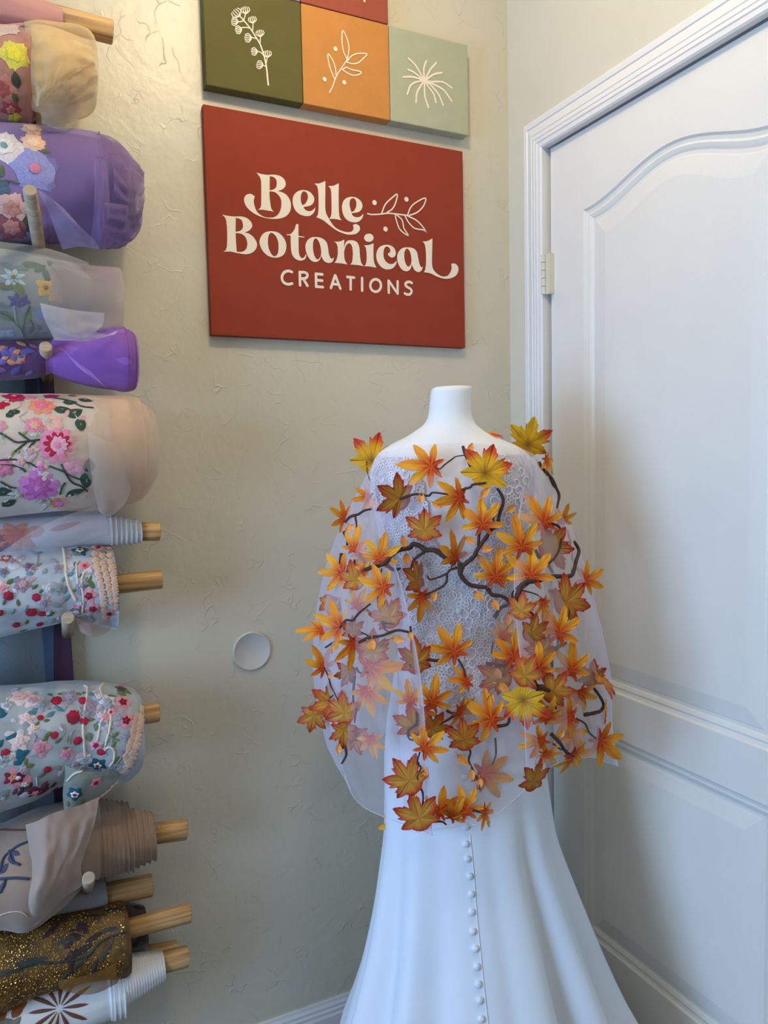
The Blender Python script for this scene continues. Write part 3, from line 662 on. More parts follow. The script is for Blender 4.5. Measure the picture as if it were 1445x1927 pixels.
def leaf(kind, px_, py, L, rot, ax=0, tilt=0, behind=0, v=None):
    P, nn = surf(px_, py, -.018*behind if behind else .006)
    k = cnt[0]; cnt[0] += 1
    me = {'S': PS, 'R': PMR, 'Y': PMY}[kind]; me = me[(k if v is None else v) % len(me)]
    size = (1.2 if kind == 'S' else 1.08)*L/FPX*fdist(P)
    n_ = (nn*.45-Fw).normalized()
    up = (Rt*math.cos(math.radians(rot))+Up*math.sin(math.radians(rot))); up = (up-n_*up.dot(n_)).normalized()
    if tilt:
        axv = Rt*math.cos(math.radians(ax))+Up*math.sin(math.radians(ax)); q = Matrix.Rotation(math.radians(tilt), 3, axv); up = q@up; n_ = q@n_
    x = up.cross(n_)
    o = bpy.data.objects.new('maple_leaf', me); C.objects.link(o)
    M_ = Matrix(((x.x, up.x, n_.x), (x.y, up.y, n_.y), (x.z, up.z, n_.z))).to_4x4()
    o.parent = cape; o.matrix_local = Matrix.Translation(P-CORG)@M_@Matrix.Scale(size, 4)
LV = [('Y',700,866,52,75,0,0,0,0),('S',811,877,56,172),('R',751,938,48,152,70,35),('S',865,937,54,195,90,30),('R',799,998,42,92),('S',649,976,37,150,90,60),('S',694,937,30,190,90,40,1),
('S',667,1032,37,78),('S',683,1045,34,-70,0,30,1),('S',716,1051,42,80),('S',645,1077,50,185),('R',668,1092,38,105),('S',683,1075,22,60),('S',722,1106,47,165),('R',783,1093,45,95,90,62),('S',793,1123,42,-95,90,30),
('S',856,1049,46,105,90,45),('Y',913,890,57,72,0,0,0,0),('S',908,987,50,95),('S',934,819,32,160,170,72),('Y',994,836,50,80,0,15,0,1),('S',1028,866,32,-40,100,50),('S',1024,984,56,118),('S',982,1029,52,105),('S',933,1086,56,88),('S',1000,1084,56,90),
('R',1074,1029,40,10,90,55,1),('S',1102,1093,42,30),('R',1066,1133,56,42),('S',1022,1134,34,-90,90,30),('R',980,1150,34,80),('R',1000,1190,38,20,0,20),('S',1052,1192,52,72),('S',968,1235,54,86),('S',1014,1260,46,92),('R',987,1272,42,60),('S',1075,1262,50,80),
('R',1040,1302,44,55),('S',1092,1304,44,-68,0,20),('R',1128,1272,50,-28,150,58),('Y',984,1318,54,-82,0,0,0,0),('S',925,1354,56,150),('S',865,1338,42,-20,60,40),('R',874,1392,42,100),('S',1072,1349,48,185),('S',1030,1349,42,120,0,20),('S',1018,1394,42,200,0,15),
('R',1003,1470,44,75,75,55),('S',1028,1418,34,-50,0,30),('S',1076,1422,52,-55,30,30),('S',1129,1394,56,-42),('S',1139,1350,34,70,90,50),('S',910,1456,56,-8,0,0,2),('S',877,1526,44,108),('S',912,1528,34,-65,90,50),('S',828,1528,42,85),('S',852,1536,36,60,0,20),
('R',789,1540,50,108),('R',770,1470,52,130),('S',745,1548,36,-110,0,0,1),('R',815,1562,30,-20),('S',800,1408,46,45),('R',813,1372,38,60,0,15),('S',814,1322,44,78),('S',799,1335,32,-80,0,20),('R',783,1246,46,90,90,30,1),('S',855,1227,54,128),('S',877,1284,40,125,125,55),
('R',618,1132,28,-85,0,0,1),('S',640,1180,52,165,0,0),('S',607,1187,44,160,155,66),('S',609,1256,40,112,100,55),('R',622,1322,40,142,140,45),('R',590,1345,36,-100),('R',648,1342,42,150),('R',648,1374,34,-95,90,25),('S',664,1210,46,-95,95,55),('R',664,1188,28,90,90,40,1),('R',656,1266,30,190,90,40,1),
('S',696,1256,58,5,0,0,1),('S',690,1300,48,-70,0,0,1),('R',702,1228,42,90,0,0,1),('R',778,1366,42,100,0,0,1),('R',668,1386,38,-70,0,0,1),('S',697,1390,34,-80,0,0,1),('R',733,1162,42,120,0,0,1),('S',772,1318,34,100,0,0,1),('S',672,1140,36,70,0,20,1),
('R',1036,1030,52,0,0,0,1),('S',947,1198,34,60,0,0,1),('R',942,1276,44,150,0,0,1),('R',1112,1276,36,80,0,20,1),('S',1070,1378,44,-50,0,0,1),('S',1057,980,30,70,0,30,1),('S',955,1240,36,200,0,0,1),('R',1020,1225,36,120,0,20,1)]
assert len(LV) <= 100, len(LV)
for l in LV: leaf(*l)
# ---- branches
BARK = mat('bark_cord', (78, 52, 42), rough=.8, var=.25, nscale=300, bump=.8, bscale=700)
def branch(pts, wpx, behind=0):
    P = cr([Vector(p) for p in pts], 5) if len(pts) > 2 else [Vector(p) for p in pts]
    W = []; R_ = []
    for i, p in enumerate(P):
        q_, _ = surf(p[0], p[1], -.014*behind if behind else .003)
        W.append(q_); u = i/(len(P)-1)
        R_.append(wpx/2/FPX*DM*(1-.35*u)*(1+.18*noise.noise(Vector((p[0]*.13, p[1]*.13, 1)))))
    # even out jumps where the line crosses a fold
    for _ in range(3):
        D = [fdist(x) for x in W]
        W = [at(P[i][0], P[i][1], (D[max(i-1, 0)]+D[i]*2+D[min(i+1, len(D)-1)])/4) for i in range(len(W))]
    b = MB(); b.tube(W, R_, 7); b.build('branch', BARK, cape)
BR = [([(865,1058),(867,1081),(882,1099),(900,1104),(915,1106),(926,1119),(945,1122),(960,1134),(968,1146)],9),
([(972,1150),(972,1129),(979.5,1106),(989.5,1096),(1014,1092),(1039,1085),(1072,1084),(1079,1074),(1084,1054),(1089,1036),(1080,1019)],10),
([(856,1062),(837,1048),(819,1036),(801,1035),(790,1028),(777,1024),(771,1031),(752,1035),(736,1046),(722,1061),(698,1068),(682,1074)],10),
([(799,1038),(783,1050),(776,1059),(772,1076)],5),([(860,1068),(846,1073),(841,1079),(821,1088),(808,1090),(804,1083)],4.5),([(841,1079),(839,1097),(823,1109),(803,1118),(795,1122)],4.5),
([(867,1076),(872,1064),(890,1049),(900,1031),(915,1011),(922,999),(935,989),(940,967),(947,944),(942,929),(935,919)],8),([(900,1026),(902,1004),(908,990)],6),([(928,986),(929,968),(928,952)],3),
([(915,909),(890,912),(885,917),(867,922),(846,930)],5),([(752,939),(781,930),(806,933),(815,927),(848,931)],5),([(871,840),(875,855),(880,867),(887,885)],6),([(820,881),(828,882),(837,874),(852,863),(858,859),(873,857)],3),
([(1014,870),(1019,880),(1037,899),(1047,919),(1052,934),(1047,957)],7),([(1030,888),(1040,912),(1050,924)],4),([(1037,985),(1052,991),(1055,1006),(1054,1029),(1044,1049),(1032,1061)],5),([(1006,1035),(1016,1050),(1030,1062),(1040,1078)],8,1),
([(963,1128),(965,1114),(979,1100)],4),([(982,1111),(1002,1116),(1014,1121)],3),([(987,1147),(1002,1155),(1012,1177),(1017,1182)],4),([(1064,1210),(1047,1220),(1039,1235),(1039,1260)],7,1),([(1050,1200),(1049,1217)],4,1),([(1068,1140),(1071,1156),(1068,1168)],4),
([(935,1367),(955,1362),(960,1344),(974,1319),(980,1299),(979,1285)],6),([(1012,1290),(1014,1319),(1029,1332),(1047,1332)],8),([(1099,1345),(1116,1342),(1131,1337),(1135,1324),(1124,1304),(1114,1294),(1100,1297)],7),
([(1084,1352),(1101,1362),(1109,1379),(1122,1390)],3.5),([(1037,1381),(1054,1399),(1064,1414),(1079,1423)],7),([(1040,1399),(1055,1410),(1068,1412)],3),([(875,1399),(885,1414),(882,1431),(890,1449),(900,1471),(903,1486)],4),([(932,1389),(933,1419),(926,1440)],4,1),
([(840,1337),(851,1342),(864,1340)],5),([(862,1342),(840,1356),(823,1365)],5),([(862,1240),(872,1258),(876,1274)],4),([(789,1240),(806,1241),(823,1243),(848,1237)],7),([(675,1209),(693,1200),(719,1196),(747,1186),(771,1189),(772,1178)],5.5),([(680,1190),(694,1197)],3),
([(690,1147),(719,1170),(742,1175)],4,1),([(719,1172),(724,1184),(736,1192)],4,1),([(636,1190),(644,1175),(652,1167),(664,1167),(675,1154),(697,1136)],5),([(612,1219),(632,1205)],4),([(610,1256),(618,1274),(623,1292),(630,1305),(636,1318)],3.5),([(594,1338),(602,1322),(610,1321),(630,1306)],4),
([(649,1404),(651,1414),(651,1422),(643,1437)],5),([(773,1476),(792,1485),(796,1500),(795,1515)],4),([(792,1484),(790,1474),(785,1461),(792,1445),(785,1435),(790,1415)],4),([(815,1546),(831,1546),(840,1552)],4.5),([(888,1524),(907,1529)],5),
([(650,982),(660,972),(674,968),(685,961),(698,958)],6),([(668,970),(671,990),(668,1008)],4),([(647,1001),(654,1017),(652,1030)],7),([(643,1041),(639,1066)],7),([(667,1053),(668,1080)],4),([(658,1058),(652,1078)],4),([(718,1070),(716,1086)],3),([(726,1062),(740,1072),(752,1070)],8,1),
([(670,1256),(677,1266),(693,1265)],4,1),([(668,1272),(665,1300),(665,1320),(670,1334),(667,1360)],4.5,1),([(784,1339),(783,1362),(768,1375),(771,1391),(792,1393)],4.5,1),([(915,1248),(935,1252),(962,1252)],7,1),([(928,1207),(924,1232)],3,1),([(930,1163),(942,1144),(964,1136)],8,1),
([(764,1225),(768,1244),(774,1256)],4,1),([(1034,1300),(1012,1290),(1004,1275)],6),([(690,868),(691,885),(696,905)],2.5)]
for b in BR: branch(*b)
# ---- small bud leaflets
BUD = mat('bud_cloth', (244, 158, 74), rough=.6, var=.18, nscale=200)
def bud(px_, py, L, rot, behind=0):
    P, nn = surf(px_, py, -.012*behind if behind else .005)
    s = L/FPX*fdist(P); n_ = (nn*.5-Fw).normalized()
    up = Rt*math.cos(math.radians(rot))+Up*math.sin(math.radians(rot)); up = (up-n_*up.dot(n_)).normalized(); x = up.cross(n_); b = MB(); rws = []
    for i in range(9):
        t = i/8; w_ = .30*math.sin(PI*min(1, t**.8))**.9; rws.append([P+up*s*(t-.5)+x*s*w_*k+n_*s*(.12*abs(k)-.05-.25*(t-.5)**2) for k in (-1, -.5, 0, .5, 1)])
    b.grid(rws); b.tube([P-up*s*.5, P-up*s*.8], s*.035, 5); b.build('leaflet', BUD, cape)
for b in ((792,938,22,-100),(823,950,22,-30),(760,1019,24,100),(765,1053,24,-85),(660,993,24,20),(812,1008,18,60),(886,842,20,70),(913,926,24,50),(962,957,22,25),(885,1017,24,-30),(916,1032,24,0),(902,1122,26,-45),(932,1139,24,-55),(955,1164,28,80,1),(1028,1172,14,20),(750,1203,26,-5),(701,1214,24,-85),(695,1216,18,-70),(773,1198,18,-70),(645,1196,14,90),(627,1221,20,-110),(624,1273,18,-10),(638,1408,22,80),(817,1122,20,70),(800,1453,20,-60),(779,1492,22,50),(871,1430,28,-45),(888,1458,22,-80),(903,1474,20,-85),(947,1294,26,-30),(922,1318,28,70),(962,1314,24,-75),(937,1268,24,-60,1),(1057,1381,18,60),(1067,1391,20,0),(700,945,22,100,1),(1018,1130,14,40)):
    bud(*b)
# ------------------------------------------------------------------ the rack of fabric rolls on the back wall
PURPLE = mat('rack_paint', (78, 50, 74), rough=.5, var=.05); PEGW = wood_mat('peg_wood', (184, 164, 138), (158, 136, 110))
DOWEL = wood_mat('dowel_wood', (214, 172, 116), (160, 116, 70))
rk = [(72, 200), (91, 452), (111, 700), (130, 965), (149, 1270), (170, 1640), (190, 1990), (48, -60)]
top = aty(42, -60, -.02); bot = aty(180, 1990, -.02); wd = .074
rack = thing('fabric_rack', 'purple painted upright with wooden pegs, carrying the fabric rolls on the wall', 'rack', (bot.x, 0, bot.z))
m = MB(); 
def xs_at(py, px): p = aty(px, py, -.02); return p
a_ = aty(49, -60, -.02); b_ = aty(187, 1990, -.02)
v8 = []
for p in (a_, b_):
    for y in (-.02, -.001):
        v8 += [(p.x, y, p.z), (p.x-.050, y, p.z)]
m.add(v8, [(0, 1, 5, 4), (2, 6, 7, 3), (0, 4, 6, 2), (1, 3, 7, 5), (0, 2, 3, 1), (4, 5, 7, 6)])
bevel(m.build('upright', PURPLE, rack, smooth=False), .002)
def peg(bx, by, tx, ty, L=.135, r=.0105):
    P0 = aty(bx, by, -.018); P1 = aty(tx, ty, -.018-L); d = (P1-P0).normalized(); m = MB()
    m.tube([P0, P1-d*.002, P1], [r, r, r*.86], 20); m.build('peg', PEGW, rack, smooth=True).data
for p in ((55,222,36,112),(84,530,56,357,.235),(88,712,86,652),(110,958,108,912),(127,1192,128,1163,.2),(146,1440,150,1432),(163,1680,167,1652,.235),(182,1900,190,1895)): peg(*p)
for i, o in enumerate(rack.children):
    if o.name.startswith('peg'):
        me = o.data
        for p in me.polygons:
            if len(p.vertices) > 4: p.use_smooth = False
def loft_roll(st, Yc, seed, amp, nseg=72, sub=5, freq=2.2, squash=1.0, twist=0.0, step=True, phase=0.0):
    """rolled cloth lying along the wall: stations (px, top, bottom) give axis height and radius"""
    keys = []
    for x, yt, yb in st:
        c = aty(x, (yt+yb)/2, Yc); r = (yb-yt)/2/FPX*fdist(c); keys.append((c.x, c.z, r))
    S = cr(keys, sub) if step else [Vector(k) for k in keys]
    rows = []
    for cx_, cz_, r in S:
        row = []
        for k in range(nseg):
            th = 2*PI*k/nseg
            u = th+twist*(cx_+1.2)*6
            d = amp*(noise.noise(Vector((math.cos(u)*freq, math.sin(u)*freq, cx_*7+seed)))*1.2+.5*noise.noise(Vector((math.cos(u)*freq*3, math.sin(u)*freq*3, cx_*12+seed*3))))
            rr = max(.002, r*1.0+d)
            row.append(Vector((cx_, Yc-math.cos(th)*rr*squash, cz_+math.sin(th)*rr)))
        rows.append(row)
    return rows
def tele(x0, a0, b0, x1, a1, b1, n, lip=1.6):
    """stations for rolled layers that step back one after another"""
    out = []
    for k in range(n):
        t0 = k/n; t1 = (k+.86)/n
        X0 = x0+(x1-x0)*t0; X1 = x0+(x1-x0)*t1; A_ = a0+(a1-a0)*t0; B_ = b0+(b1-b0)*t0
        w_ = random.uniform(.4, 1)*lip
        out += [(X0, A_+w_*.7, B_-w_*.7), ((X0+X1)/2, A_+.6, B_-.6), (X1-1.2, A_, B_), (X1-.2, A_-w_, B_+w_), (X1+.3, A_+w_*1.2, B_-w_*1.2)]
    return out
class Roll:
    def __init__(s, label, st, Yc, mats, seed=1, amp=.003, group=None, name='fabric_roll', body='fabric', **kw):
        x, yt, yb = st[len(st)//2]; c = aty(x, (yt+yb)/2, Yc)
        s.t = thing(name, label, 'fabric roll', (c.x, Yc, c.z), group); s.Yc = Yc; s.st = st
        m = MB(); rows = loft_roll(st, Yc, seed, amp, **kw); m.grid(rows, closed=True)
        for r in (rows[0], rows[-1]):
            c = sum(r, Vector())/len(r); m.v.append(tuple(c)); ci = len(m.v)-1; m.c.append((1,)*4); o = 0 if r is rows[0] else (len(rows)-1)*len(r)
            for k in range(len(r)):
                f = (ci, o+k, o+(k+1) % len(r)); m.f.append(f if o == 0 else f[::-1]); m.m.append(0)
        m.build(body, mats, s.t); s.b = bvh_of(m); s.e = MB(); s.em = []; s.n = 0
    def shell(s, st, mat_, seed=5, amp=.004, name='outer_layer', **kw):
        m = MB(); rows = loft_roll(st, s.Yc, seed, amp, **kw); m.grid(rows, closed=True); o = m.build(name, mat_, s.t); return m
    def dowel(s, x0, x1, yt, yb, yt0=None, yb0=None, dy=0):
        P1 = aty(x1, (yt+yb)/2, s.Yc+dy); P0 = aty(x0, ((yt0 if yt0 is not None else yt)+(yb0 if yb0 is not None else yb))/2, s.Yc+dy)
        r = (yb-yt)/2/FPX*fdist(P1); m = MB(); d = (P1-P0).normalized()
        m.tube([P0, P1-d*.002, P1], [r, r, r*.93], 28); o = m.build('dowel', DOWEL, s.t); 
        for p in o.data.polygons:
            if len(p.vertices) > 4: p.use_smooth = False
    def mi(s, mt):
        if mt not in s.em: s.em.append(mt)
        return s.em.index(mt)
    def frame(s, px, py, bvh=None):
        h, nn = hit(bvh or s.b, px, py)
        if h is None: return None
        if nn.dot(CAM-h) < 0: nn = -nn
        x = (Rt-nn*Rt.dot(nn)).normalized(); y = nn.cross(x); return h, nn, x, y
    def press(s, P, off):
        h, nn, _, _2 = s.b.find_nearest(P)
        if h is None: return P
        if nn.dot(P-h) < 0 or nn.dot(CAM-h) < -.9: pass
        c = Vector((h.x, s.Yc, 0)); out = Vector((0, h.y-s.Yc, h.z-s.cz(h.x)));
        if nn.dot(out) < 0: nn = -nn
        return h+nn*off
    def cz(s, X):
        if not hasattr(s, '_c'):
            s._c = []
            for x, yt, yb in s.st:
                c = aty(x, (yt+yb)/2, s.Yc); s._c.append((c.x, c.z))
        k = min(s._c, key=lambda q: abs(q[0]-X)); return k[1]
    def petal(s, fr, cx_, cy, ang, L, W, mt, tgt=None, h=.0011, base=.0004, pw=.75, notch=0):
        """one stitched petal or leaf: a raised lens laid on the cloth; cx,cy offset in metres"""
        tgt = tgt or s.e; h0, nn, X, Y = fr; d = (math.cos(ang), math.sin(ang)); e = (-d[1], d[0]); rows = []
        s.n += 1; base = base+(s.n % 9)*.00006
        for i in range(7):
            t = i/6; w_ = W*math.sin(PI*min(1, max(0, t**pw)))**.75
            if i == 0: w_ = W*.12
            r = []
            for q in (-1, -.5, 0, .5, 1):
                ll = t*L-(notch*L*(1-abs(q)) if i == 6 else 0); ww = w_*q
                if i == 6: ww = W*.32*q if notch else 0
                x = cx_+d[0]*ll+e[0]*ww; y = cy+d[1]*ll+e[1]*ww
                hh = base+h*(1-q*q)*math.sin(PI*min(1, t+.08))
                r.append(s.press(h0+X*x+Y*y, hh))
            rows.append(r)
        tgt.grid(rows, tgt_mi(tgt, s, mt))
    def disc(s, fr, x0, y0, R0, mt, tgt=None, h=.0012, base=.0012):
        tgt = tgt or s.e; h0, nn, X, Y = fr
        rows = [[s.press(h0+X*(x0+R0*k*math.cos(a*PI/7))+Y*(y0+R0*k*math.sin(a*PI/7)), base+h*(1-k*k)) for a in range(14)] for k in (1, .6, .05)]
        tgt.grid(rows, tgt_mi(tgt, s, mt), closed=True)
    def sc(s, fr, px): return px/FPX*fdist(fr[0])
    def flower(s, px, py, r, n, outer, inner=None, center=None, rot=None, wide=.42, own=False, notch=.14, ring=None):
        fr = s.frame(px, py)
        if not fr: return
        R0 = s.sc(fr, r); rot = rot if rot is not None else random.uniform(0, 6.28)
        tgt = MB() if own else s.e
        if own: tgt.ml = []
        for k in range(n): s.petal(fr, 0, 0, rot+k*2*PI/n, R0, R0*wide, outer, tgt, h=.0016 if own else .0011, notch=notch)
        if ring:
            for k in range(n): s.petal(fr, 0, 0, rot+(k+.5)*2*PI/n, R0*.72, R0*wide*.75, ring, tgt, base=.0014, h=.001)
        if inner:
            for k in range(n): s.petal(fr, 0, 0, rot+(k+.5)*2*PI/n, R0*.5, R0*wide*.5, inner, tgt, base=.0022, h=.001)
        if center: s.disc(fr, 0, 0, R0*.2, center, tgt, base=.0032)
        if own: tgt.build('embroidered_flower', tgt.ml, s.t)
    def bloom(s, px, py, r, mt, mt2, rot=0):
        """rosebud: overlapping rounded petals"""
        fr = s.frame(px, py)
        if not fr: return
        R0 = s.sc(fr, r)
        for k, (a, o) in enumerate(((.3, .25), (2.3, .25), (4.2, .2), (1.5, .05))):
            a += rot; s.petal(fr, -math.cos(a)*R0*(.75), -math.sin(a)*R0*.75, a, R0*1.5, R0*.62, mt if k % 2 else mt2, base=.0006+k*.0004, pw=.9)
    def leaf(s, px, py, L, ang, mt, w_=.26):
        fr = s.frame(px, py)
        if not fr: return
        L_ = s.sc(fr, L); a = math.radians(ang); s.petal(fr, -math.cos(a)*L_/2, -math.sin(a)*L_/2, a, L_, L_*w_, mt)
    def stem(s, pts, w_, mt, tgt=None):
        P = cr([Vector(p) for p in pts], 5) if len(pts) > 2 else [Vector(p) for p in pts]; out = []
        for p in P:
            h, nn = hit(s.b, p.x, p.y)
            if h is None: continue
            nn = nn if nn.dot(CAM-h) > 0 else -nn; out.append(h+nn*.0006)
        if len(out) > 1: s.e.tube(out, w_/2/FPX*1.35, 5, s.mi(mt))
    def finish(s, name='embroidery'):
        if s.e.v: s.e.build(name, s.em, s.t)
def tgt_mi(tgt, s, mt):
    if tgt is s.e: return s.mi(mt)
    if mt not in tgt.ml: tgt.ml.append(mt)
    return tgt.ml.index(mt)
_tc = {}
def T(r, g, b):
    k = (r, g, b)
    if k not in _tc: _tc[k] = mat('thread_%d' % len(_tc), k, rough=.6, spec=.35, var=.14, nscale=350, bump=.6, bscale=1300)
    return _tc[k]
def cloth(name, rgb, var=.07, sc_=9): return mat(name, rgb, rough=.75, spec=.25, var=var, nscale=sc_, bump=.25, bscale=1100, sheen=.3)
def sheet(parent, rows, mt, name='loose_end', sub=6, jit=.002, seed=1):
    """loose flap of cloth: rows of (px, py, Y)"""
    G = resample([[tuple(p) for p in r] for r in rows], sub, sub); m = MB()
    m.grid([[aty(p[0], p[1], p[2]+jit*noise.noise(Vector((i*.3, j*.3, seed)))) for j, p in enumerate(r)] for i, r in enumerate(G)])
    return m.build(name, mt, parent)
GRN = T(86, 104, 70); DGRN = T(52, 74, 58); LGRN = T(150, 164, 104)
YC = -.10
def under(r, x0, x1, f0, f1, n, cols):
    for _ in range(n):
        px_ = random.uniform(x0, x1); t = random.random(); py = f0(px_)+(f1(px_)-f0(px_))*t; c = random.choice(cols)
        if random.random() < .45: r.leaf(px_, py, random.uniform(10, 26), random.uniform(-80, 80), c, random.uniform(.2, .45))
        elif random.random() < .5: r.flower(px_, py, random.uniform(9, 18), 5, c, random.choice(cols), wide=.4, notch=.05)
        else: r.stem([(px_, py), (px_+random.uniform(-12, 12), py+random.uniform(6, 14)), (px_+random.uniform(-20, 20), py+random.uniform(16, 26))], 2.2, c)
# 1 dusty pink roll at the very top
r = Roll('dusty pink fabric roll on a wooden dowel, topmost of the rack', [(-160,-70,30),(-60,-44,40),(0,-26,46),(60,-4,55),(95,8,60),(118,17,62)], -.105, cloth('dusty_pink', (196,142,132)), 3, .0012)
r.dowel(40, 212, 40, 82, -6, 38)
# 2 cream organza bunch with yellow and pink flowers
r = Roll('cream organza bundle with yellow and pink stitched flowers, under the topmost dowel', [(-160,60,230),(-60,60,232),(0,62,236),(40,60,232),(58,58,222)], -.10, cloth('rose_ground', (176,122,104), .2, 30), 5, .004)
CRM = cloth('cream_organza', (224,194,142), .08, 14)
r.shell([(50,56,205),(70,55,214),(100,60,200),(130,70,190),(150,80,176),(164,94,164),(172,108,150)], CRM, 11, .009, freq=1.8, squash=.8)
r.shell([(48,52,208),(75,50,222),(110,56,222),(140,60,214),(165,68,206),(178,84,192),(181,110,168)], sheer('cream_sheer', (232,212,170), .34, .4), 15, .007, freq=1.8)
sheet(r.t, [[(60,70,-.19),(90,66,-.20),(130,72,-.19),(172,88,-.16)],[(58,120,-.20),(92,118,-.21),(130,110,-.205),(178,112,-.17)],[(60,170,-.20),(84,168,-.21),(112,156,-.205),(170,120,-.175)],[(66,204,-.18),(76,196,-.19),(96,180,-.19),(160,134,-.175)]], sheer('cream_fold', (230,204,156), .4, .35), 'loose_fold', 7, .012, 21)
sheet(r.t, [[(110,150,-.20),(140,130,-.195),(178,118,-.17)],[(112,176,-.19),(146,166,-.185),(184,150,-.16)],[(108,196,-.18),(140,190,-.175),(176,182,-.15)],[(100,206,-.17),(130,202,-.165),(158,192,-.15)]], sheer('cream_fold_two', (206,178,144), .45, .3), 'loose_fold', 7, .012, 25)
sheet(r.t, [[(62,170,-.19),(90,150,-.2),(130,150,-.2),(160,160,-.18)],[(60,205,-.17),(85,190,-.19),(120,188,-.19),(152,184,-.17)],[(76,214,-.15),(95,214,-.16),(125,220,-.16),(150,206,-.15)],[(78,232,-.14),(100,240,-.15),(124,246,-.15),(146,226,-.14)]], sheer('cream_net', (214,202,176), .3, .4))
r.flower(27,102,30,5,T(226,208,84),T(240,222,60),own=True, wide=.5); r.flower(6,54,34,5,T(214,186,170),None,own=True,wide=.5); r.flower(4,168,30,6,T(196,128,112),T(170,80,70),own=True); r.flower(20,205,20,5,T(170,62,72),T(200,120,90)); r.flower(27,220,14,5,T(206,186,66)); r.leaf(30,150,30,80,T(60,66,44)); r.leaf(26,182,24,100,T(86,88,50)); r.leaf(46,50,16,10,T(88,100,60)); r.finish()
# 3 lavender roll
LAV = cloth('lavender_organza', (136,112,160), .10, 10)
r = Roll('lavender organza roll with large stitched flowers, above the white sheer one', [(-160,226,470),(-60,230,468),(0,236,462),(60,240,460),(90,244,452),(130,250,452),(180,256,450)]+tele(180,258,452,232,300,424,5,4), -.095, LAV, 7, .0035, freq=2.6, step=True, sub=4, squash=.74)
LS = sheer('lavender_sheer', (158,134,184), .34, .4, var=.2)
r.shell([(85,246,456),(130,250,456),(178,257,462),(196,262,466),(205,268,466),(207,272,462)], LS, 17, .004, freq=3, squash=.76)
r.shell([(176,262,458),(205,268,462),(222,276,462),(231,284,456),(233,290,450)], LS, 23, .006, freq=3, squash=.8)
r.shell([(200,278,452),(228,284,458),(240,292,450),(246,302,440)], LS, 27, .007, freq=3.4, squash=.8)
r.shell([(215,292,440),(240,300,446),(256,312,430),(263,322,414)], sheer('lavender_thin', (164,142,184), .34, .5), 33, .010, freq=3)
r.shell([(225,310,420),(250,312,425),(264,322,400),(268,334,385)], sheer('lavender_thin2', (170,150,180), .28, .5), 37, .012, freq=3.2)
sheet(r.t, [[(70,356,-.20),(95,372,-.205),(120,392,-.2)],[(92,400,-.2),(125,415,-.205),(150,425,-.2)],[(106,440,-.19),(145,447,-.19),(180,455,-.18)],[(118,470,-.17),(150,464,-.175),(186,470,-.17)]], sheer('lavender_flap', (186,172,214), .40, .3))
LF = sheer('lavender_ragged', (156,130,176), .42, .4)
sheet(r.t, [[(205,262,-.14),(228,272,-.13),(246,290,-.11)],[(212,310,-.17),(240,312,-.15),(262,318,-.12)],[(214,340,-.18),(244,352,-.16),(272,326,-.12)],[(214,370,-.18),(246,380,-.16),(258,362,-.13)]], LF, 'ragged_edge', 6, .01, 3)
sheet(r.t, [[(196,380,-.18),(232,384,-.16),(252,376,-.13)],[(194,410,-.18),(232,414,-.16),(258,404,-.12)],[(190,440,-.17),(228,440,-.15),(262,427,-.12)],[(186,466,-.15),(214,466,-.14),(246,456,-.12)]], LF, 'ragged_edge', 6, .012, 8)
sheet(r.t, [[(176,300,-.185),(190,300,-.19),(200,302,-.185)],[(178,360,-.20),(194,362,-.205),(206,366,-.2)],[(174,420,-.19),(190,424,-.195),(204,424,-.19)],[(168,458,-.16),(184,470,-.165),(200,468,-.16)]], LF, 'ragged_edge', 6, .006, 12)
r.flower(63,268,24,7,T(238,192,158),T(246,210,178),own=True,wide=.42); r.flower(60,243,20,6,T(232,180,150),T(244,206,170),own=True); r.flower(8,276,38,5,T(226,216,218),T(236,228,226),T(120,160,164),own=True,wide=.55)
r.flower(65,318,45,5,T(150,150,206),None,T(222,130,160),own=True,rot=.5,wide=.56,notch=.05); r.leaf(86,285,18,0,T(92,108,74)); r.flower(22,392,34,6,T(236,188,172),T(222,150,130),own=True,rot=.9); r.flower(22,428,34,6,T(150,84,92),T(196,130,120),own=True); r.leaf(2,322,24,80,T(96,110,86)); r.stem([(0,340),(20,341),(38,346)],3,T(96,110,86)); r.flower(2,352,18,5,T(90,110,130)); r.leaf(48,420,40,100,T(64,72,52)); r.leaf(70,392,22,-60,T(206,130,110)); r.finish()
# 4 white sheer roll with blue flowers
WS = cloth('pale_organza', (150,154,150), .14, 14)
r = Roll('sheer white organza roll with blue and yellow wildflower embroidery', [(-160,452,640),(-60,456,644),(0,470,640),(60,480,636),(95,488,628),(112,500,618)], -.10, WS, 9, .003)
r.shell([(90,490,632),(130,494,632),(168,500,632),(200,503,630),(218,505,626),(226,507,622)], sheer('pale_mauve_layer', (214,198,196), .44, .3), 21, .002)
r.shell([(-60,452,650),(0,459,646),(60,466,642),(110,478,640),(150,492,636),(168,500,630)], sheer('white_organza', (220,226,228), .14, .5, var=.1), 31, .004)
sheet(r.t, [[(75,570,-.205),(115,579,-.205),(150,585,-.2),(197,589,-.19)],[(80,590,-.208),(115,600,-.208),(150,606,-.2),(193,612,-.19)],[(86,606,-.208),(120,622,-.205),(150,632,-.2),(182,625,-.19)],[(100,634,-.2),(125,638,-.2),(165,640,-.19),(212,630,-.17)],[(100,640,-.18),(130,641,-.18),(170,641,-.17),(222,622,-.15)]], sheer('white_fold', (232,226,232), .5, .3))
E_ = r
r.stem([(44,640),(38,620),(30,605),(28,590),(26,575)],3,T(150,190,170)); r.stem([(0,588),(20,598),(36,615),(48,634)],3.5,DGRN); r.stem([(56,576),(48,596),(44,616),(46,632)],3.5,DGRN); r.leaf(14,596,42,-38,T(122,132,84),.2); r.leaf(50,598,40,62,T(122,134,84),.2)
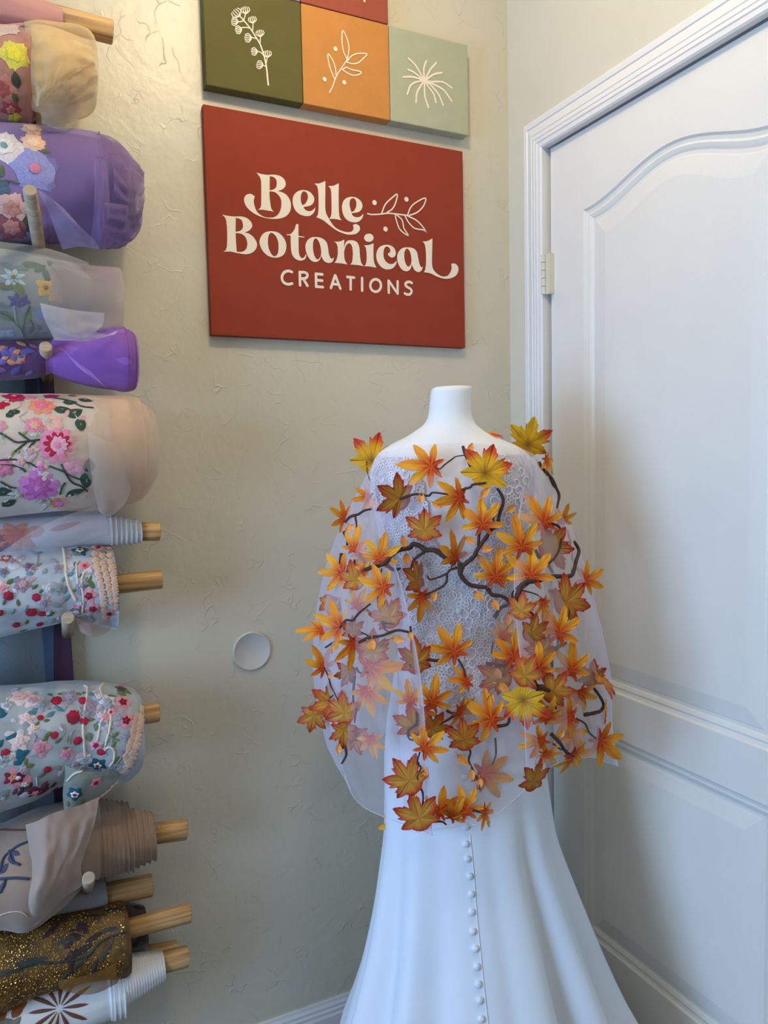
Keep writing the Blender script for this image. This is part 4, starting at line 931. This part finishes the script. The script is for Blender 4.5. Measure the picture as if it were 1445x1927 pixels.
r.leaf(10,540,30,-8,T(112,116,70),.24); r.leaf(36,546,34,-62,T(122,128,72),.24); r.flower(25,523,24,7,T(196,214,218),T(166,196,200),T(140,110,60),notch=0,wide=.2); r.flower(30,566,16,5,T(84,74,136),notch=0,wide=.28); r.flower(46,566,12,4,T(84,74,136),notch=0,wide=.3)
r.flower(86,541,21,4,T(226,176,86),None,T(150,110,50),rot=.8,wide=.4,notch=0); r.leaf(99,561,17,8,T(232,186,96),.4); r.leaf(114,565,14,-10,T(232,180,90),.4); r.leaf(78,592,28,-55,T(120,146,196),.28); r.leaf(84,600,16,-55,T(104,132,190),.3)
r.flower(12,628,18,4,T(180,206,232),notch=0,rot=.4); for_ = [(60,618,24,60),(66,630,26,20),(74,616,20,75),(80,628,22,-10),(88,520,30,-60),(98,500,34,-50),(60,498,36,30),(76,505,30,60),(110,520,26,-40)]
for a in for_: r.leaf(*a, T(90,106,92), .22)
for a in ((18,502,32,-10),(40,505,28,10),(5,575,26,-30)): r.leaf(*a, T(120,138,132), .2)
r.stem([(58,602),(62,615),(54,628)],3,DGRN); r.finish()
# 5 violet roll
VIO = cloth('violet_organza', (150,96,186), .08, 12)
r = Roll('bright violet organza roll with a dark floral left side, below the white sheer', [(-160,625,720),(-60,628,718),(0,632,716),(60,640,712),(78,640,708),(100,640,700),(130,632,712),(170,626,722),(210,620,728),(228,619,732)]+tele(228,619,733,252,634,728,3,2.5), -.10, cloth('plum_ground', (92,58,104), .25, 40), 13, .002, sub=4)
r.shell([(98,640,704),(130,630,716),(170,623,726),(210,617,732),(232,617,736),(250,624,732),(256,634,722)], sheer('violet_sheer', (182,130,206), .34, .4), 41, .003)
sheet(r.t, [[(108,650,-.17),(125,665,-.175),(145,690,-.17)],[(128,668,-.175),(150,685,-.18),(165,705,-.175)],[(150,685,-.18),(175,705,-.18),(185,718,-.17)],[(172,700,-.175),(192,722,-.17),(202,732,-.16)]], sheer('violet_flap', (196,160,220), .45, .3))
r.shell([(84,641,706),(92,642,703),(102,639,704),(130,630,714),(170,624,724),(210,618,730),(228,617,734),(240,622,734),(252,632,730),(254,640,720)], VIO, 13, .002, name='violet_cloth')
for k in range(26): r.leaf(random.uniform(0,66), random.uniform(642,706), random.uniform(14,26), random.uniform(-30,60), random.choice((T(120,104,180), T(150,96,120), T(206,150,110), T(92,90,160))), .3)
r.finish()
# 6 pink embroidered roll
PK = cloth('blush_ground', (206,190,176), .12, 18)
r = Roll('blush tulle roll thickly embroidered with pink and red roses', [(-160,738,985),(-60,740,980),(0,741,972),(60,742,966),(110,742,962),(160,744,956),(180,746,950)]+[(200,748,940)], -.105, PK, 15, .002)
CR2 = cloth('peach_layers', (232,200,164), .05, 20)
r.shell([(160,750,950),(185,750,945),(205,752,940),(222,752,938),(240,754,934)], CR2, 45, .0025)
PS_ = sheer('peach_sheer', (238,214,190), .40, .35)
r.shell([(100,744,962),(160,745,962),(200,746,958),(236,746,950),(258,750,940),(262,754,930)], PS_, 51, .004, freq=1.8)
r.shell([(200,750,950),(240,756,945),(268,762,930),(278,768,920)], PS_, 53, .005); r.shell([(230,756,950),(262,764,940),(282,768,915),(290,778,895)], sheer('peach_thin', (236,216,200), .26, .5), 57, .006)
sheet(r.t, [[(165,810,-.215),(200,830,-.215),(240,835,-.2)],[(170,880,-.215),(205,880,-.215),(245,880,-.2)],[(178,930,-.2),(210,925,-.2),(248,915,-.18)],[(186,962,-.18),(205,972,-.18),(235,950,-.16)]], sheer('peach_fold', (240,222,206), .30, .3))
under(r, 0, 170, lambda x: 750, lambda x: 955, 44, [T(214,196,184), T(222,186,178), T(170,176,156), T(200,206,190), T(226,200,196), T(186,190,170), T(224,172,170)])
P1, P2, CRI, MAG, LIL = T(238,140,170), T(244,176,196), T(186,22,58), T(184,34,92), T(222,130,196)
r.flower(109,838,37,11,P1,P2,P1,own=True,wide=.34,ring=CRI,notch=.08); r.flower(72,918,38,8,LIL,T(206,104,172),LIL,own=True,wide=.46,ring=T(196,96,166),notch=.05); r.flower(76,880,15,4,P2,LIL,own=True,rot=1.57)
r.flower(65,801,20,6,P1,T(246,180,150),own=True); r.flower(79,764,26,7,T(246,150,120),T(240,120,150),P1,own=True); r.flower(26,748,24,7,MAG,CRI,P1,own=True); r.flower(56,748,14,5,P1); r.flower(96,746,16,5,MAG); r.flower(112,946,19,6,T(226,120,84),LIL,own=True); r.flower(6,880,20,6,T(230,130,160),own=True)
r.flower(99,795,22,5,T(240,186,170)); r.flower(140,878,24,5,T(226,160,176)); r.flower(0,802,14,5,T(226,160,170)); r.flower(0,760,18,5,CRI)
for a in ((161,753,26,12),(138,746,20,-10),(132,757,26,30),(141,777,34,50),(118,771,30,20),(152,800,30,-70),(167,876,30,80),(163,904,36,-100),(143,928,38,5),(8,925,30,-20),(17,946,30,20),(28,775,22,20),(20,780,20,60)): r.leaf(a[0],a[1],a[2],a[3],DGRN,.33); r.leaf(a[0],a[1],a[2]*.6,a[3],LGRN,.24)
for a in ((24,852,12,70),(34,848,12,100),(8,820,10,50),(46,815,12,40)): r.leaf(*a, LGRN, .25)
for s in ([(0,815),(14,823),(30,832),(47,831),(75,827)],[(0,866),(30,865),(54,871),(70,880)],[(92,877),(118,887),(141,899),(155,903)],[(115,873),(125,894),(136,908),(153,915),(165,925)],[(0,874),(20,875),(38,880),(48,888)],[(176,768),(153,765),(132,755),(104,750)],[(28,850),(40,840),(50,832)],[(50,850),(58,838),(66,831)],[(35,814),(50,825),(60,831)],[(0,906),(18,916),(30,918)],[(0,932),(15,931),(30,932)],[(113,930),(116,918),(122,908)]): r.stem(s, 3.4, DGRN)
r.finish()
# 7 white tulle roll, flat, with an orange leaf under it
WT = cloth('white_tulle_layers', (206,204,206), .05, 20)
r = Roll('white tulle roll over faded orange leaves, on a short dowel', [(-160,992,1050),(-60,985,1050),(0,978,1044),(60,975,1042),(110,972,1036),(150,970,1030),(190,966,1028),(200,966,1028)]+tele(200,966,1029,266,980,1022,7,1.5), -.10, WT, 19, .0012, sub=3)
r.dowel(250, 300, 983, 1018)
r.flower(28,1008,44,7,T(226,138,92),T(206,96,70),wide=.26,notch=0,rot=.2); r.flower(0,1020,30,5,T(150,62,72),notch=0); r.leaf(68,1000,30,20,T(214,150,130),.4); r.leaf(125,990,60,28,T(196,120,130),.1); r.finish('leaf_applique')
r.shell([(-60,972,1056),(0,968,1050),(60,966,1046),(120,962,1040),(170,962,1034),(198,962,1032)], sheer('white_tulle', (216,212,222), .20, .5), 61, .005)
sheet(r.t, [[(0,1040,-.17),(60,1000,-.18),(110,975,-.18),(180,952,-.16)],[(20,1046,-.17),(70,1020,-.18),(125,1000,-.18),(200,975,-.16)],[(30,1048,-.16),(90,1035,-.17),(140,1025,-.17),(205,1000,-.16)]], sheer('white_flap', (224,220,228), .28, .3))
# 8 floral roll with scalloped cream trim
def floral_items(r, items):
    for it in items:
        k = it[0]
        if k == 'rose': r.bloom(it[1], it[2], it[3], RED1, RED2, random.uniform(0, 6))
        elif k == 'star': r.flower(it[1], it[2], it[3], 5, it[4], it[5], it[6] if len(it) > 6 else None, wide=.4, notch=.05)
        elif k == 'leaf': r.leaf(it[1], it[2], it[3], it[4], it[5], .26)
RED1, RED2, PNK, MAR, TEA, PAL = T(178,18,52), T(140,14,46), T(236,150,160), T(120,18,48), T(30,86,104), T(238,208,200)
FG = cloth('pale_blue_ground', (182,188,194), .22, 22)
FAD = [T(176,172,182), T(160,168,176), T(196,170,178), T(150,160,160), T(206,200,204), T(212,216,222), T(158,140,160)]
r = Roll('pale embroidered roll of crimson rosebuds with narrow scalloped end, on a long dowel', [(-160,1042,1215),(-60,1036,1208),(0,1034,1198),(60,1030,1186),(105,1026,1176),(122,1026,1170),(150,1024,1172),(190,1026,1180),(214,1030,1184)], -.105, FG, 23, .003)
r.dowel(205, 304, 1072, 1108, 1082, 1120)
under(r, 0, 120, lambda x: 1044, lambda x: 1190-x*.18, 24, FAD); under(r, 124, 172, lambda x: 1036, lambda x: 1164, 24, FAD+[T(120,140,130), T(110,130,110), T(190,150,150)])
items = [('rose',a,b,c) for a,b,c in ((16,1121,13),(68,1124,11),(59,1152,14),(80,1155,10),(30,1175,10),(75,1174,9),(0,1153,9))]
items += [('star',54,1066,11,T(150,120,140),T(120,90,110)),('star',42,1100,17,T(168,130,150),T(196,160,160)),('star',6,1076,12,T(150,150,170),T(120,120,140)),('star',150,1037,16,TEA,T(236,220,200),RED2),('star',159,1066,13,PNK,T(230,110,130),RED1),('star',167,1121,16,PNK,MAR,RED1),('star',175,1145,15,PNK,MAR,RED1),('star',147,1141,10,T(226,110,120),PNK),('star',206,1154,11,PNK,MAR),('star',4,1106,14,T(238,200,206),PNK),('star',12,1052,12,T(190,90,80),T(230,200,180)),('star',185,1032,12,PNK,RED1)]
for a,b,l,g_ in ((20,1094,18,50),(34,1134,14,100),(66,1104,14,45),(80,1112,14,20),(50,1170,14,60),(96,1155,18,20),(44,1186,14,-20),(8,1133,12,70),(140,1062,14,90),(150,1084,14,60),(166,1092,22,60),(172,1100,20,-50),(160,1102,18,20),(144,1110,14,10),(172,1180,22,40),(160,1034,16,10),(196,1040,14,40)): items.append(('leaf',a,b,l,g_,T(92,112,66)))
for a,b,l,g_ in ((56,1080,14,0),(30,1090,16,60),(72,1040,18,30),(60,1038,14,-20),(122,1110,16,70),(120,1090,14,60),(134,1080,14,30),(126,1124,18,40),(24,1150,14,40)): items.append(('leaf',a,b,l,g_,T(110,146,156)))
floral_items(r, items)
CD = T(236,214,186)
r.stem([(118,1027),(122,1050),(124,1080),(130,1105),(144,1133)],5,CD); r.stem([(174,1066),(158,1078),(153,1100),(157,1125),(154,1165)],4,CD); r.stem([(143,1060),(145,1085),(147,1100)],3.5,T(226,216,200)); r.finish()
def scallops(r, path, rad, mt, own='lace_trim', flip=1):
    m = MB(); m.ml = []; P = cr([Vector(p) for p in path], 8); acc = 0; last = P[0]
    for p in P:
        if (p-last).length < rad*1.25 and p is not P[0]: continue
        d = (p-last); ang = math.atan2(-(d.x)*flip, -(d.y)*flip) if d.length else 0; last = p
        fr = r.frame(p.x, p.y)
        if not fr: continue
        R0 = r.sc(fr, rad)
        for q in (-.9, -.3, .3, .9): r.petal(fr, -R0*.5, 0, q*.9, R0*1.55, R0*.42, mt, m, h=.0014, base=.0014, notch=.05)
    if m.v: m.build(own, m.ml, r.t)
TR = T(226,190,166)
for k, path in enumerate(([(176,1030),(178,1055),(184,1085),(190,1110),(194,1140),(196,1165)],[(190,1032),(192,1060),(200,1090),(206,1115),(212,1140)],[(204,1032),(206,1058),(213,1090),(216,1120),(218,1145)])): scallops(r, path, 8.5, (TR, T(216,176,152), T(220,182,160))[k])
sheet(r.t, [[(138,1160,-.18),(165,1172,-.18),(190,1168,-.17),(224,1158,-.15)],[(146,1175,-.17),(168,1184,-.17),(188,1180,-.16),(216,1172,-.15)],[(152,1190,-.16),(170,1197,-.16),(186,1198,-.15),(204,1188,-.14)]], sheer('pale_pink_flap', (220,190,180), .5, .3))
# 9 large floral roll with wide scalloped lace edge and hanging corner
FG2 = cloth('grey_blue_ground', (168,174,176), .24, 20)
r = Roll('large embroidered roll of crimson roses with a scalloped lace edge and hanging corner', [(-160,1292,1560),(-60,1292,1545),(0,1292,1520),(60,1288,1500),(110,1284,1478),(160,1283,1462),(200,1283,1470),(235,1288,1466),(256,1296,1448),(264,1304,1424)], -.105, FG2, 25, .004, freq=2.8, twist=.5)
r.dowel(225, 299, 1322, 1358, 1330, 1372)
under(r, 0, 180, lambda x: 1298, lambda x: 1512-x*.3, 46, FAD); under(r, 160, 240, lambda x: 1294, lambda x: 1456, 32, FAD+[T(120,140,130), T(110,126,104), T(190,150,150)])
items = [('rose',a,b,c) for a,b,c in ((106,1319,14),(156,1319,11),(138,1350,18),(158,1357,11),(76,1351,8),(103,1384,10),(146,1394,11),(10,1418,12),(89,1448,10),(190,1415,11))]
items += [('star',231,1322,17,PNK,MAR,RED1),('star',208,1341,15,PNK,T(240,180,180),RED1),('star',237,1356,17,PNK,MAR,RED1),('star',208,1461,14,PNK,MAR),('star',179,1470,11,PNK,RED1),('star',184,1439,18,TEA,T(236,226,214),RED2),('star',196,1350,14,T(236,176,176),PNK),('star',39,1312,26,PAL,T(236,190,186)),('star',62,1318,20,PAL,T(200,150,170)),('star',50,1352,16,PAL,T(236,206,200)),('star',34,1462,26,PNK,MAR,T(240,220,220)),('star',24,1462,18,T(150,40,70),T(226,160,110)),('star',36,1396,20,PAL,PAL),('star',76,1408,20,T(222,160,176),T(206,130,150)),('star',125,1418,14,T(222,150,170),T(206,120,150)),('star',228,1296,12,T(60,90,90),RED1),('star',62,1372,12,PAL,PAL),('star',186,1312,14,T(150,176,190),PAL),('star',46,1475,14,PNK,PAL),('star',66,1490,16,MAR,PNK),('star',180,1402,12,T(236,170,176),RED1)]
for a,b,l,g_ in ((24,1386,26,30),(38,1420,30,100),(44,1418,24,20),(34,1436,18,-10),(2,1339,22,-30),(6,1346,18,50),(0,1400,20,60)): items.append(('leaf',a,b,l,g_,T(28,98,116)))
for a,b,l,g_ in ((70,1334,20,30),(114,1334,20,-20),(96,1344,18,50),(60,1342,18,10),(176,1306,18,20),(130,1310,12,30)): items.append(('leaf',a,b,l,g_,T(90,132,142)))
for a,b,l,g_ in ((94,1308,12,-20),(114,1306,12,20),(148,1306,12,-10),(160,1304,12,20),(70,1362,12,60),(88,1356,12,20),(172,1354,14,10),(90,1382,18,40),(84,1392,14,20),(110,1392,16,40),(130,1390,14,80),(124,1408,14,0),(180,1368,14,-60),(56,1441,18,10),(48,1434,16,80),(80,1458,16,10),(12,1430,16,20),(218,1382,14,40),(214,1400,14,60),(218,1430,20,40),(210,1310,16,10),(230,1306,20,-10),(218,1444,14,20),(240,1302,18,-10)): items.append(('leaf',a,b,l,g_,T(104,120,70)))
for k in range(16): items.append(('leaf', random.uniform(20,120), random.uniform(1478,1498)-k*.2, random.uniform(14,24), random.uniform(-20,60), random.choice((MAR, T(50,70,58), T(120,60,80), T(90,40,60)))))
floral_items(r, items)
CD2 = T(228,214,192)
for s in ([(196,1285),(188,1297),(196,1318),(208,1345),(206,1372),(200,1395),(196,1410)],[(204,1325),(190,1360),(183,1395)],[(196,1412),(205,1406),(214,1412),(214,1430),(206,1442)],[(158,1290),(164,1300),(156,1360),(158,1400),(160,1425)]): r.stem(s, 4.5, CD2)
r.finish()
scallops(r, [(262,1302),(266,1314),(267,1332),(264,1352),(260,1374),(256,1394),(250,1414),(240,1438),(228,1454)], 13, T(232,198,176)); scallops(r, [(256,1350),(250,1378),(244,1402),(236,1428)], 11, T(214,176,152))
o = sheet(r.t, [[(122,1440,-.20),(150,1450,-.21),(190,1452,-.205),(232,1450,-.18)],[(122,1462,-.20),(148,1472,-.21),(180,1476,-.2),(214,1478,-.18)],[(118,1490,-.19),(140,1500,-.2),(164,1502,-.19),(190,1500,-.175)],[(120,1520,-.18),(134,1526,-.185),(150,1526,-.18),(166,1516,-.17)],[(122,1542,-.175),(132,1536,-.18),(142,1536,-.18),(150,1544,-.17)]], sheer('lace_corner', (172,176,160), .72, .2), 'hanging_corner')
hb = BVHTree.FromPolygons([Vector(o['_o'])+v.co for v in o.data.vertices], [tuple(p.vertices) for p in o.data.polygons])
keep = r.b; r.b = hb; pr = r.press
def press2(P, off):
    h, nn, _, _2 = hb.find_nearest(P); nn = nn if nn.dot(CAM-h) > 0 else -nn; return h+nn*off
r.press = press2; r.e = MB(); r.em = []
r.flower(141,1494,17,5,TEA,T(236,226,214),RED2,wide=.42,notch=.05); r.flower(180,1472,12,5,PNK,RED1); r.leaf(156,1508,16,50,T(104,120,80)); r.leaf(128,1512,14,80,T(104,120,80)); r.stem([(126,1470),(140,1456),(160,1450)],4,CD2)
for p in ((122,1540),(128,1530),(134,1528),(141,1532),(150,1540),(156,1530),(163,1520),(171,1512),(180,1504),(189,1497),(198,1490),(207,1482),(216,1474),(224,1466),(230,1456)):
    fr = r.frame(*p)
    if fr:
        for q in (-.8, 0, .8): r.petal(fr, 0, 0, q-.9, r.sc(fr, 11), r.sc(fr, 4), T(224,188,164), base=.001)
r.finish(); r.b = keep
# 10 taupe organza roll gathered at the peg
TA = cloth('taupe_organza', (158,132,112), .08, 8)
r = Roll('taupe organza roll with pleated rings, gathered round a peg, on a ribbed dowel', [(-160,1590,1760),(-60,1570,1752),(0,1556,1742),(40,1540,1744),(80,1524,1724),(120,1512,1692),(148,1508,1664),(165,1506,1652),(180,1505,1648)]+tele(180,1504,1646,246,1513,1634,7,2.5)+tele(246,1523,1630,290,1532,1612,4,1.6)+tele(291,1548,1586,303,1549,1585,2,.8), -.105, TA, 29, .0016, freq=3.2, twist=1.2, sub=3)
r.dowel(290, 350, 1542, 1580, 1549, 1588)
for s in ([(60,1582),(38,1590),(20,1602),(6,1616),(0,1640)],[(18,1600),(22,1620),(38,1628)],[(55,1654),(30,1652),(0,1654)],[(10,1655),(4,1672),(0,1680)]): r.stem(s, 5, T(60,70,88))
r.leaf(22,1618,22,-50,T(66,76,94)); r.leaf(30,1606,18,-20,T(66,76,94)); r.leaf(8,1634,22,60,T(66,76,94)); r.stem([(0,1562),(30,1563),(58,1562)],3,T(120,60,50)); r.leaf(6,1666,18,60,T(66,76,94)); r.stem([(0,1722),(20,1716),(40,1716),(52,1724)],2.5,T(206,190,170)); r.finish()
sheet(r.t, [[(186,1500,-.21),(180,1540,-.215),(165,1590,-.21),(148,1640,-.2)],[(150,1515,-.215),(148,1570,-.22),(130,1630,-.22),(156,1664,-.2)],[(100,1530,-.22),(110,1600,-.225),(100,1670,-.22),(120,1690,-.19)],[(70,1545,-.21),(80,1620,-.225),(64,1690,-.22),(66,1742,-.18)],[(48,1552,-.175),(56,1620,-.18),(44,1690,-.18),(32,1738,-.16)]], cloth('taupe_drape', (166,140,122), .04, 8), 'draped_end', 8, .003, 5)
# 11 small dowel behind with white net
r = Roll('slim white net roll on a weathered dowel, tucked behind the taupe one', [(-60,1690,1748),(60,1675,1735),(130,1664,1722),(180,1656,1714),(200,1653,1704)], -.07, cloth('grey_net', (150,146,148), .06), 31, .001)
r.dowel(180, 286, 1645, 1686, 1668, 1706)
# 12 gold sequinned roll
GOLD = mat('gold_mesh', (104,74,34), rough=.6, spec=.4, var=.5, nscale=45, bump=.5, bscale=300, metal=.1)
r = Roll('gold sequinned mesh roll with dark leaf patterns, on a ribbed dowel', [(-160,1790,1960),(-60,1768,1930),(0,1748,1900),(60,1738,1870),(120,1724,1852),(180,1712,1838),(225,1700,1832),(240,1702,1822)], -.115, GOLD, 35, .003)
r.dowel(200, 358, 1700, 1735, 1738, 1778)
SEQ = mat('sequin_gold', (226,176,84), rough=.25, spec=.8, var=.2, nscale=500, metal=.6)
m = MB(); 
for iy in range(26):
    for ix in range(62):
        px_ = -6+ix*4.0+random.uniform(-1.8, 1.8); py = 1704+iy*7.4+(240-px_)*.21-6+random.uniform(-3.4, 3.4)
        if px_ > 234 or (px_ > 150 and noise.noise(Vector((px_*.02, py*.02, 3))) > .25): continue
        h, nn = hit(r.b, px_, py)
        if h is None: continue
        nn = nn if nn.dot(CAM-h) > 0 else -nn; t1 = nn.orthogonal().normalized(); t2 = nn.cross(t1); q = random.choice((.0008, .001, .0013, .002)); c = h+nn*.0004
        m.add([c+t1*q, c+t2*q, c-t1*q, c-t2*q, c+nn*q*.8], [(0, 1, 4), (1, 2, 4), (2, 3, 4), (3, 0, 4)])
so = m.build('sequins', SEQ, r.t, smooth=False); so['kind'] = 'stuff'
DK = (T(58,58,54), T(66,32,36), T(50,38,32), T(70,62,48))
for a in ((150,1748,40,30),(134,1768,50,20),(118,1730,34,50),(170,1724,36,10),(150,1790,60,28),(180,1762,40,40),(200,1790,50,60),(150,1812,60,40),(120,1840,50,50),(178,1820,40,70),(206,1750,40,20),(214,1712,34,5),(60,1810,60,15),(20,1830,50,10),(96,1752,40,60),(135,1812,50,100)): r.leaf(*a, random.choice(DK), .12)
for s in ([(236,1754),(205,1764),(185,1776),(168,1796),(140,1806),(100,1812)],[(100,1812),(60,1815),(0,1836)]): r.stem(s, 5, DK[0])
for a in ((154,1742,24,40),(142,1764,26,10),(130,1776,22,60),(160,1752,20,-20)): r.leaf(*a, DK[1], .3)
r.finish()
sheet(r.t, [[(110,1845,-.2),(150,1838,-.21),(190,1826,-.2),(236,1800,-.17)],[(112,1860,-.19),(150,1852,-.2),(196,1850,-.19),(228,1830,-.16)],[(125,1866,-.18),(155,1872,-.185),(185,1868,-.18),(222,1850,-.15)]], sheer('gold_net_fray', (176,128,64), .55, .3), 'frayed_end')
# 13 dark floral end peeking out behind the gold roll
r = Roll('dark brown lace roll barely showing behind the gold one', [(120,1712,1800),(190,1704,1796),(236,1702,1790),(262,1704,1782),(274,1706,1776)], -.05, cloth('brown_lace', (86,66,60), .5, 60), 37, .003)
r.leaf(262,1708,22,10,T(70,34,26)); r.leaf(272,1704,16,40,T(70,34,26)); r.leaf(270,1762,26,20,T(60,30,26)); r.leaf(258,1772,24,60,T(52,30,28)); r.finish()
# 14 dowel behind the white roll
r = Roll('thin bare-ended dowel roll peeping out behind the white ribbed roll', [(150,1800,1850),(230,1790,1832),(296,1779,1818)], -.045, cloth('grey_net_two', (140,130,122), .1), 39, .001)
r.dowel(280, 333, 1770, 1806, 1780, 1816)
# 15 white roll with brown starburst
r = Roll('white fabric roll with a brown starburst flower, bottommost of the rack', [(-160,1900,2080),(-60,1880,2050),(0,1862,2016),(60,1848,1980),(110,1838,1952),(150,1832,1936),(190,1824,1918),(204,1822,1912)]+tele(204,1812,1914,232,1806,1906,3,.8)+tele(232,1800,1890,308,1790,1840,15,.5), -.115, cloth('white_ribbed', (226,224,222), .03, 30), 41, .0012, sub=3)
r.dowel(295, 353, 1780, 1818, 1794, 1834)
BRN = T(120,74,56)
for k in range(12):
    a = math.radians(k*30+8); fr = r.frame(111, 1898)
    if fr: L_ = r.sc(fr, 58 if k % 2 else 48); r.petal(fr, math.cos(a)*L_*.12, math.sin(a)*L_*.12, a, L_, L_*.07, BRN, pw=1.2)
for a in ((40,1886,36,80),(34,1900,30,70),(46,1876,24,60),(0,1880,30,60),(4,1910,26,80)): r.leaf(*a, T(150,84,38), .3)
for a in ((4,1930,40,30),(30,1925,24,60)): r.leaf(*a, T(120,126,112), .3)
r.finish()
# 16 grey-blue cloth hanging behind the rolls at the left
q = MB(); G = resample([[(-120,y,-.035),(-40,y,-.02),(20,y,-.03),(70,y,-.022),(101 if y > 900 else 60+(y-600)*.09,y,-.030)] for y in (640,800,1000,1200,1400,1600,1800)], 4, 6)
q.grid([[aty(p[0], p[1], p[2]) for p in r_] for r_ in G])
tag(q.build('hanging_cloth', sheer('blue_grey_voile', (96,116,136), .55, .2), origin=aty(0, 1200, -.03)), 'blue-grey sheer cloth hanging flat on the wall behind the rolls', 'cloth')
